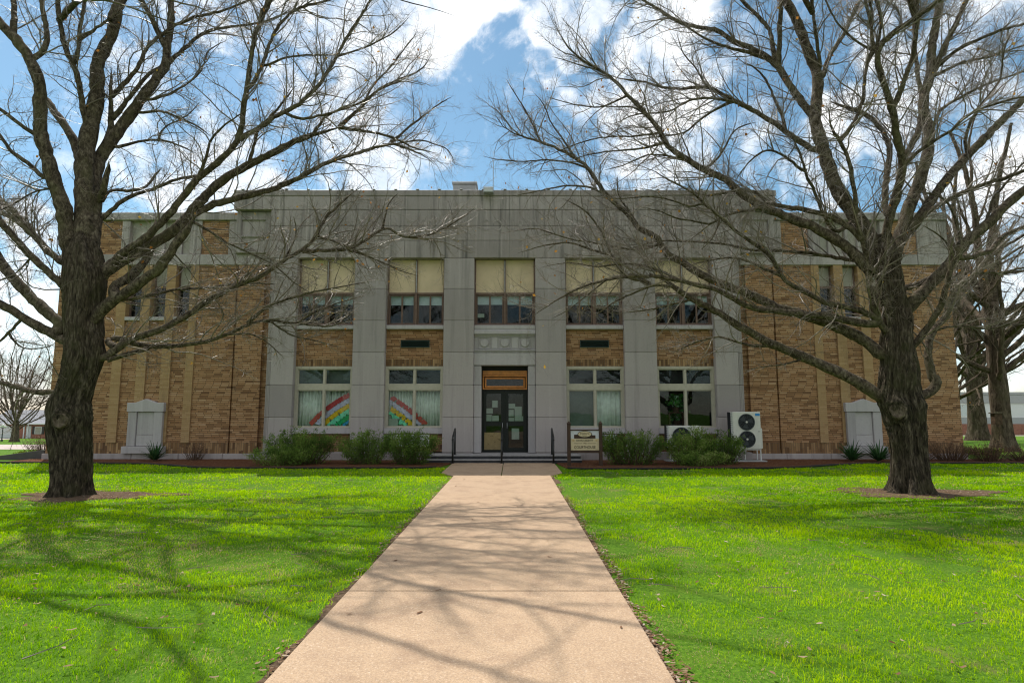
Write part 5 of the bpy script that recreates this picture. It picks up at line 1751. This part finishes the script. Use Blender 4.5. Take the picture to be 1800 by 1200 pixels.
L("1585,555 1608,527 1640,495 1675,457 1693,428 1731,399 1768,361 1800,332", 27, 17, -.15, 'new'); L("1685,457 1715,449 1747,439 1757,417 1800,399", 11, 8, .2); L("1693,430 1680,388 1667,353 1640,340 1610,337", 7, 3, -.2); L("1731,400 1745,350 1770,320 1800,285", 7, 4, .2)
L("1590,507 1627,495 1661,471 1680,460", 14, 11, .35, 'new'); L("1675,457 1670,430 1640,405 1620,395", 5, 2, -.3)
L("1606,612 1621,588 1640,561 1653,540 1661,521 1667,487 1677,452", 14, 10, -.35, 'new')
L("1612,698 1640,690 1650,668 1640,655", 22, 18, -.1, 'new'); L("1640,672 1635,655 1632,633 1630,610 1637,583 1664,556 1669,529 1685,505 1715,476 1747,444 1775,420", 17, 8, .2)
L("1715,478 1760,480 1800,470", 6, 4, .2); L("1640,580 1690,570 1740,580 1800,560", 5, 3, -.2)
L("1545,700 1533,687 1512,673 1485,660 1453,644 1413,628 1384,615 1355,604 1333,592 1304,576 1280,560 1248,541 1213,525 1187,507 1168,491 1140,480", 27, 9, .1, 'new')
L("1180,505 1150,500 1120,512 1080,530 1040,560", 6, 1.5, .1); L("1215,527 1180,535 1140,545 1090,550", 5, 1.5, .2); L("1140,492 1107,490 1091,477 1072,445 1061,413 1040,381 1019,363 990,350", 8, 2, -.1); L("1072,447 1040,440 1005,425 960,430 910,445", 5, 1.5, .1)
L("1360,605 1330,610 1290,600 1265,590 1230,598 1180,620", 6, 2, .2); L("1413,630 1380,640 1340,645 1310,650", 4, 1.5, -.1)
L("1548,625 1523,599 1491,583 1453,567 1413,553 1373,543 1347,532 1320,517 1280,504 1253,493 1227,480 1200,461 1171,448 1163,427 1147,411 1120,403 1112,384 1099,371 1077,355 1061,336 1047,317 1034,293 1010,277 978,259 943,248 903,235 885,224 869,200", 26, 2.5, .15, 'new')
L("1034,295 1000,285 960,280 920,285 870,280 850,275", 4, 1.5, .1); L("950,250 935,215 915,180 890,140", 4, 1.5, .1); L("1010,277 990,245 970,220 955,180 940,165", 4, 1.5, -.1); L("1080,357 1045,330 1000,325 950,335 900,345", 5, 1.5, .2); L("1163,430 1120,440 1060,430 1000,420 940,400 880,410", 5, 1.5, .1)
L("1122,403 1110,375 1085,345 1085,310", 5, 2, -.2)
L("1540,572 1528,569 1493,564 1459,556 1413,551 1368,548 1320,541 1293,528 1259,507 1227,501 1195,493 1160,485 1107,485 1067,491 1013,507 960,539 930,560", 17, 2.5, -.15, 'new'); L("1195,493 1150,470 1100,462 1050,470 1000,460 950,470", 5, 1.5, .1); L("1067,491 1030,520 1000,545 970,560", 3, 1.2, 0)
L("1545,560 1512,545 1475,537 1448,532 1427,519 1400,506 1380,496 1370,480 1360,458 1350,446 1326,428 1300,412 1280,394 1266,382 1248,366 1238,358 1220,340 1204,330 1180,320 1150,300 1120,290", 13, 2.5, -.2, 'new')
L("1372,484 1356,478 1334,468 1310,456 1286,452 1266,454 1240,458 1200,470", 6, 2, .1); L("1238,358 1210,365 1180,350 1140,345 1090,350 1040,345", 4, 1.5, -.1); L("1266,382 1255,420 1230,440", 3, 1.5, -.1)
L("1535,465 1515,460 1485,455 1448,449 1421,444 1373,441 1320,440 1300,434 1272,428 1220,425 1160,422 1136,428 1116,436 1080,440", 9, 2, .2, 'new')
L("1535,480 1517,463 1493,436 1461,417 1432,399 1400,388 1368,375 1341,364 1320,352 1304,342 1288,326 1277,315 1237,299 1207,280 1170,256 1162,232 1138,203 1103,168 1079,139 1053,123 1023,107 997,83 981,56 974,32", 24, 2, .05, 'new')
L("1170,250 1130,262 1080,265 1040,270 1000,282", 5, 1.5, .1); L("1162,235 1110,240 1065,240 1020,250 960,275", 4, 1.5, -.1); L("1100,168 1060,190 1010,185 960,170", 4, 1.5, .1); L("1207,282 1180,275 1140,270 1100,290 1060,300", 5, 1.5, .2); L("1053,124 1020,115 985,103 970,100", 3, 1.2, .1); L("1135,200 1110,185 1075,190 1040,180", 4, 1.5, .2); L("1240,300 1270,270 1290,225 1330,215", 5, 2, -.3)
L("1515,420 1501,405 1485,393 1453,377 1416,369 1373,361 1347,359 1336,340 1320,334 1290,335 1250,345 1200,335", 14, 3, .3, 'new'); L("1340,366 1300,372 1276,378 1248,396 1208,386 1188,385 1166,372 1130,365", 6, 2, -.2)
for P in ([(7.8, 12.2, 9.4), (7.4, 10.6, 10.4), (7.0, 9.2, 11.4), (6.9, 8.4, 13)], [(6.9, 12.4, 9.8), (5.4, 11.6, 11.6), (4.2, 10.8, 12.8)]):
    T.wild(P, .06, snap=True)
T.finish()
print('right tree', T.count)


# ------------------------------------------------------------------ farther trees and what stands behind them
def far_tree(name, x, y, h, r, seed, label, group, spread=.45, limbs=9, fork=.3, lv=((.55, 1.6), (.30, .75), (.24, .36)), twig='twig_far', lean=0.0, leaves=0, rise=1.0, thick=1.0):
    z0 = float(terrain(x, y))
    t = Tree(name, (x, y, z0), label, group, seed, 'bark_far', 'bark_far', twig, y)
    g = t.g
    zs = np.linspace(-.1, h * fork, 24); th = np.arange(28) * 2 * math.pi / 28
    TH, ZZ = np.meshgrid(th, zs)
    RR = r * (1 - .25 * np.clip(ZZ / (h * fork), 0, 1)) * (1 + .5 * np.exp(-np.maximum(ZZ, 0) / (r * 1.1)) * (1 + .35 * np.sin(5 * TH)))
    RR = RR * (1 + .10 * (vnoise(np.cos(TH) * 5, np.sin(TH) * 5 + ZZ * .8, 1, seed) - .5) * 2)
    V = np.stack([RR * np.cos(TH) + lean * ZZ, RR * np.sin(TH), ZZ], -1)
    i = (np.arange(23)[:, None] * 28 + np.arange(28)[None]).ravel(); j = (np.arange(23)[:, None] * 28 + ((np.arange(28) + 1) % 28)[None]).ravel()
    np_mesh('trunk', V.reshape(-1, 3), [np.stack([i, j, j + 28, i + 28], -1), (23 * 28 + np.arange(28))[None]], t.tm, t.root, smooth=True)
    for q in range(limbs):
        a = 2 * math.pi * (q * .618 + .1 * g.random())
        lead = q < 3
        z = h * fork * (.9 if lead else .38 + .6 * g.random())
        p = np.array([x + lean * z, y, z0 + z]); P = [p.copy()]
        el = (1.15 + .25 * g.random()) if lead else (.35 + .6 * g.random()) * rise
        d = np.array([math.cos(a) * math.cos(el), math.sin(a) * math.cos(el), math.sin(el)])
        ln = h * (1 - fork) * (.95 if lead else spread * (1.0 + .7 * g.random())) / (1 if lead else .8)
        for s in range(9):
            d = d + g.normal(0, .10, 3) + np.array([0, 0, .05]); d /= np.linalg.norm(d)
            p = p + d * ln / 9; P.append(p.copy())
        n0 = len(t.lines)
        t.wild(P, r * (.55 if lead else .36) * thick); own = n0
        for f in range(3 if lead else 2):
            s0 = 2 + int(5 * g.random()); b = P[s0]; dd = (P[s0 + 1] - P[s0]); dd /= np.linalg.norm(dd)
            dd = dd + g.normal(0, .6, 3); dd /= np.linalg.norm(dd); Q = [b]
            for s in range(6):
                dd = dd + g.normal(0, .12, 3) + np.array([0, 0, .06]); dd /= np.linalg.norm(dd); Q.append(Q[-1] + dd * ln * .5 / 6)
            t.wild(Q, r * .20 * thick, own)
    t.finish(lv, leaves, 7)
    return t


FG = 'trees past the brick corner'
far_tree('maple_tree', 20.6, 25.6, 15, .36, 301, 'tall bare tree nearest the brick corner, with a broken stub on its trunk', FG, .55, 14, .42, ((.34, 1.3), (.17, .6), (.13, .28)), leaves=160, rise=.8)
far_tree('maple_tree', 27.9, 36.5, 18, .45, 302, 'thick shaggy-barked tree behind the tall bare tree at the brick corner', FG, .5, 14, .36, ((.4, 1.5), (.22, .7), (.17, .32)), leaves=120)
far_tree('maple_tree', 23.5, 33.0, 15, .30, 303, 'slender bare tree between the brick corner and the shaggy trunk', FG, .45, 11, .3, ((.4, 1.4), (.22, .65), (.17, .3)), leaves=100)
far_tree('maple_tree', 33.0, 31.0, 15, .36, 304, 'bare tree standing farthest from the brick corner', FG, .5, 11, .3, ((.4, 1.4), (.22, .65), (.17, .3)))
BG = 'trees around the red brick house'
far_tree('street_tree', -64.8, 79.5, 12.5, .42, 311, 'round-headed bare tree on the grass before the red brick house', BG, .62, 14, .22, ((.32, 1.7), (.22, .9), (.2, .45)), 'twig_red', thick=.6)
far_tree('street_tree', -96, 118, 20, .5, 312, 'tall bare tree behind the garage end of the red brick house', BG, .5, 11, .25, ((.5, 2.2), (.36, 1.2), (.36, .6)), 'twig_red', thick=.6)
far_tree('street_tree', -88, 126, 21, .5, 313, 'tall bare tree behind the middle of the red brick house', BG, .5, 11, .25, ((.5, 2.2), (.36, 1.2), (.36, .6)), 'twig_red', thick=.6)
far_tree('street_tree', -101, 122, 19, .5, 314, 'tall bare tree behind the house, nearest the picture edge', BG, .5, 11, .25, ((.5, 2.2), (.36, 1.2), (.36, .6)), 'twig_red', thick=.6)

hs = empty('brick_house', (-84, 106, float(terrain(-84, 106))), 'low red brick house with a grey roof and white garage door beyond the street', 'house')
MB().box(-7.0, 16, 0, 9, 0, 2.55).build('wall', M['red_brick'], hs)
mb = MB()
mb.add([(-7.6, -.6, 2.5), (16.6, -.6, 2.5), (16.6, 9.6, 2.5), (-7.6, 9.6, 2.5), (-7.6, 4.5, 4.9), (16.6, 4.5, 4.9)], [(0, 1, 5, 4), (2, 3, 4, 5), (0, 4, 3), (1, 2, 5), (3, 2, 1, 0)])
mb.build('roof', M['shingle_grey'], hs)
MB().box(-7.6, 16.6, -.66, -.605, 2.38, 2.56).build('fascia', M['white_siding'], hs)
gd = MB()
for k in range(4):
    gd.box(-6.4, -2.3, -.05, .02, .02 + k * .53, .54 + k * .53)
gd.build('garage_door', M['white_siding'], hs)
MB().box(-2.25, -1.9, -.06, .02, 0, 2.4).box(-6.8, -6.45, -.06, .02, 0, 2.4).build('door_trim', M['white_siding'], hs)
mb = MB(); mb.box(1.0, 2.2, -.08, .02, .75, 2.0); w = mb.build('window', M['white_siding'], hs)
MB().box(1.12, 2.08, -.10, -.085, .85, 1.9).build('pane', M['grey_panel'], w)
for x in (.6, 2.28):
    MB().box(x, x + .34, -.09, .02, .72, 2.03).build('shutter', M['black_paint'], w)
for x in (-.6, .1):
    MB().box(x, x + .14, -.55, -.42, 0, 2.45).build('porch_post', M['white_siding'], hs)
MB().box(-.5, .35, -.04, .02, .0, 2.1).build('front_door', M['white_siding'], hs)

z = float(terrain(-74.4, 89))
lp = empty('lamp_post', (-74.4, 89, z), 'black lamp post with white globes by the white garage door', 'lamp post')
MB().tube([(0, 0, 0), (0, 0, .3), (0, 0, .32), (0, 0, 2.05)], [.16, .13, .07, .06], 10).build('pole', M['black_paint'], lp)
MB().tube([(-.32, 0, 2.0), (0, 0, 1.9), (.32, 0, 2.0)], .03, 6).build('arm', M['black_paint'], lp)
for x, zz in ((-.32, 2.16), (0, 2.32), (.32, 2.16)):
    mb = MB(); n = 10
    mb.tube([(x, 0, zz - .17 * math.cos(q * math.pi / n)) for q in range(n + 1)], [max(.01, .17 * math.sin(q * math.pi / n)) for q in range(n + 1)], 12)
    mb.build('lamp_globe', M['globe_white'], lp, smooth=True)

z = float(terrain(80, 97))
gb = empty('commercial_building', (80, 97, z), 'long low grey commercial building with a brick base beyond the trees', 'building')
MB().box(-12, 40, 0, 22, 1.75, 6.4).build('wall', M['white_siding'], gb)
MB().box(-12.1, 40.1, -.12, 0.0, 1.75, 2.75).build('grey_panel_band', M['grey_siding'], gb)
MB().box(-12.1, 40.1, -.14, 22.1, -.2, 1.74).build('brick_base', M['red_brick'], gb)
MB().box(-12.2, 40.2, -.25, 22.2, 6.405, 6.8).build('roof_edge', M['grey_siding'], gb)
MB().box(-12.1, 40.1, -.16, -.005, 5.0, 6.3).build('grey_panel_band', M['grey_siding'], gb)
mb = MB(); mb.frame(-8.7, -6.9, 2.85, 4.95, -.10, .05, .12)
w = mb.build('window', M['white_metal'], gb); MB().box(-8.58, -7.02, -.05, -.03, 2.97, 4.83).build('pane', M['blind_fabric'], w)

for x in (2.0, 9.0, 16.0):
    mb = MB(); mb.frame(x, x + 2.2, 2.85, 4.85, -.10, .05, .12)
    w = mb.build('window', M['white_metal'], gb); MB().box(x + .12, x + 2.08, -.05, -.03, 2.97, 4.73).build('pane', M['dark_void'], w)
z = float(terrain(63.4, 84))
ss = empty('stop_sign', (63.4, 84, z), 'red octagonal stop sign with a green street name plate past the brick corner', 'stop sign')
MB().box(-.05, .05, .0, .06, 0, 3.3).build('post', M['grey_metal'], ss)
oc = lambda r: [(r * math.cos(math.pi / 8 + i * math.pi / 4), 2.25 + r * math.sin(math.pi / 8 + i * math.pi / 4)) for i in range(8)]
sp = MB().prism(oc(.42), -.02, -.001).build('plate_rim', M['white_metal'], ss)
MB().prism(oc(.39), -.03, -.0205).build('plate', M['stop_red'], sp)
text('lettering', 'STOP', .34, (0, -.031, 2.25), M['white_metal'], sp, .003, .8)
MB().box(-.38, .38, -.02, -.001, 2.85, 3.07).build('street_name_plate', M['street_green'], ss)
MB().box(-.012, .012, -.36, .42, 3.08, 3.28).build('cross_name_plate', M['street_green'], ss)

fd = empty('feeder_tray', (19.95, 25.02, 0), 'small wooden feeder tray fixed to the tall bare tree by the brick corner', 'bird feeder')
MB().box(-.2, .2, -.16, .16, 1.56, 1.60).box(-.2, .2, -.16, -.14, 1.602, 1.64).build('tray', M['cut_wood'], fd, 0.004)
MB().box(-.15, .15, -.10, .14, 1.12, 1.555).build('box', M['stem_brown'], fd, 0.006)
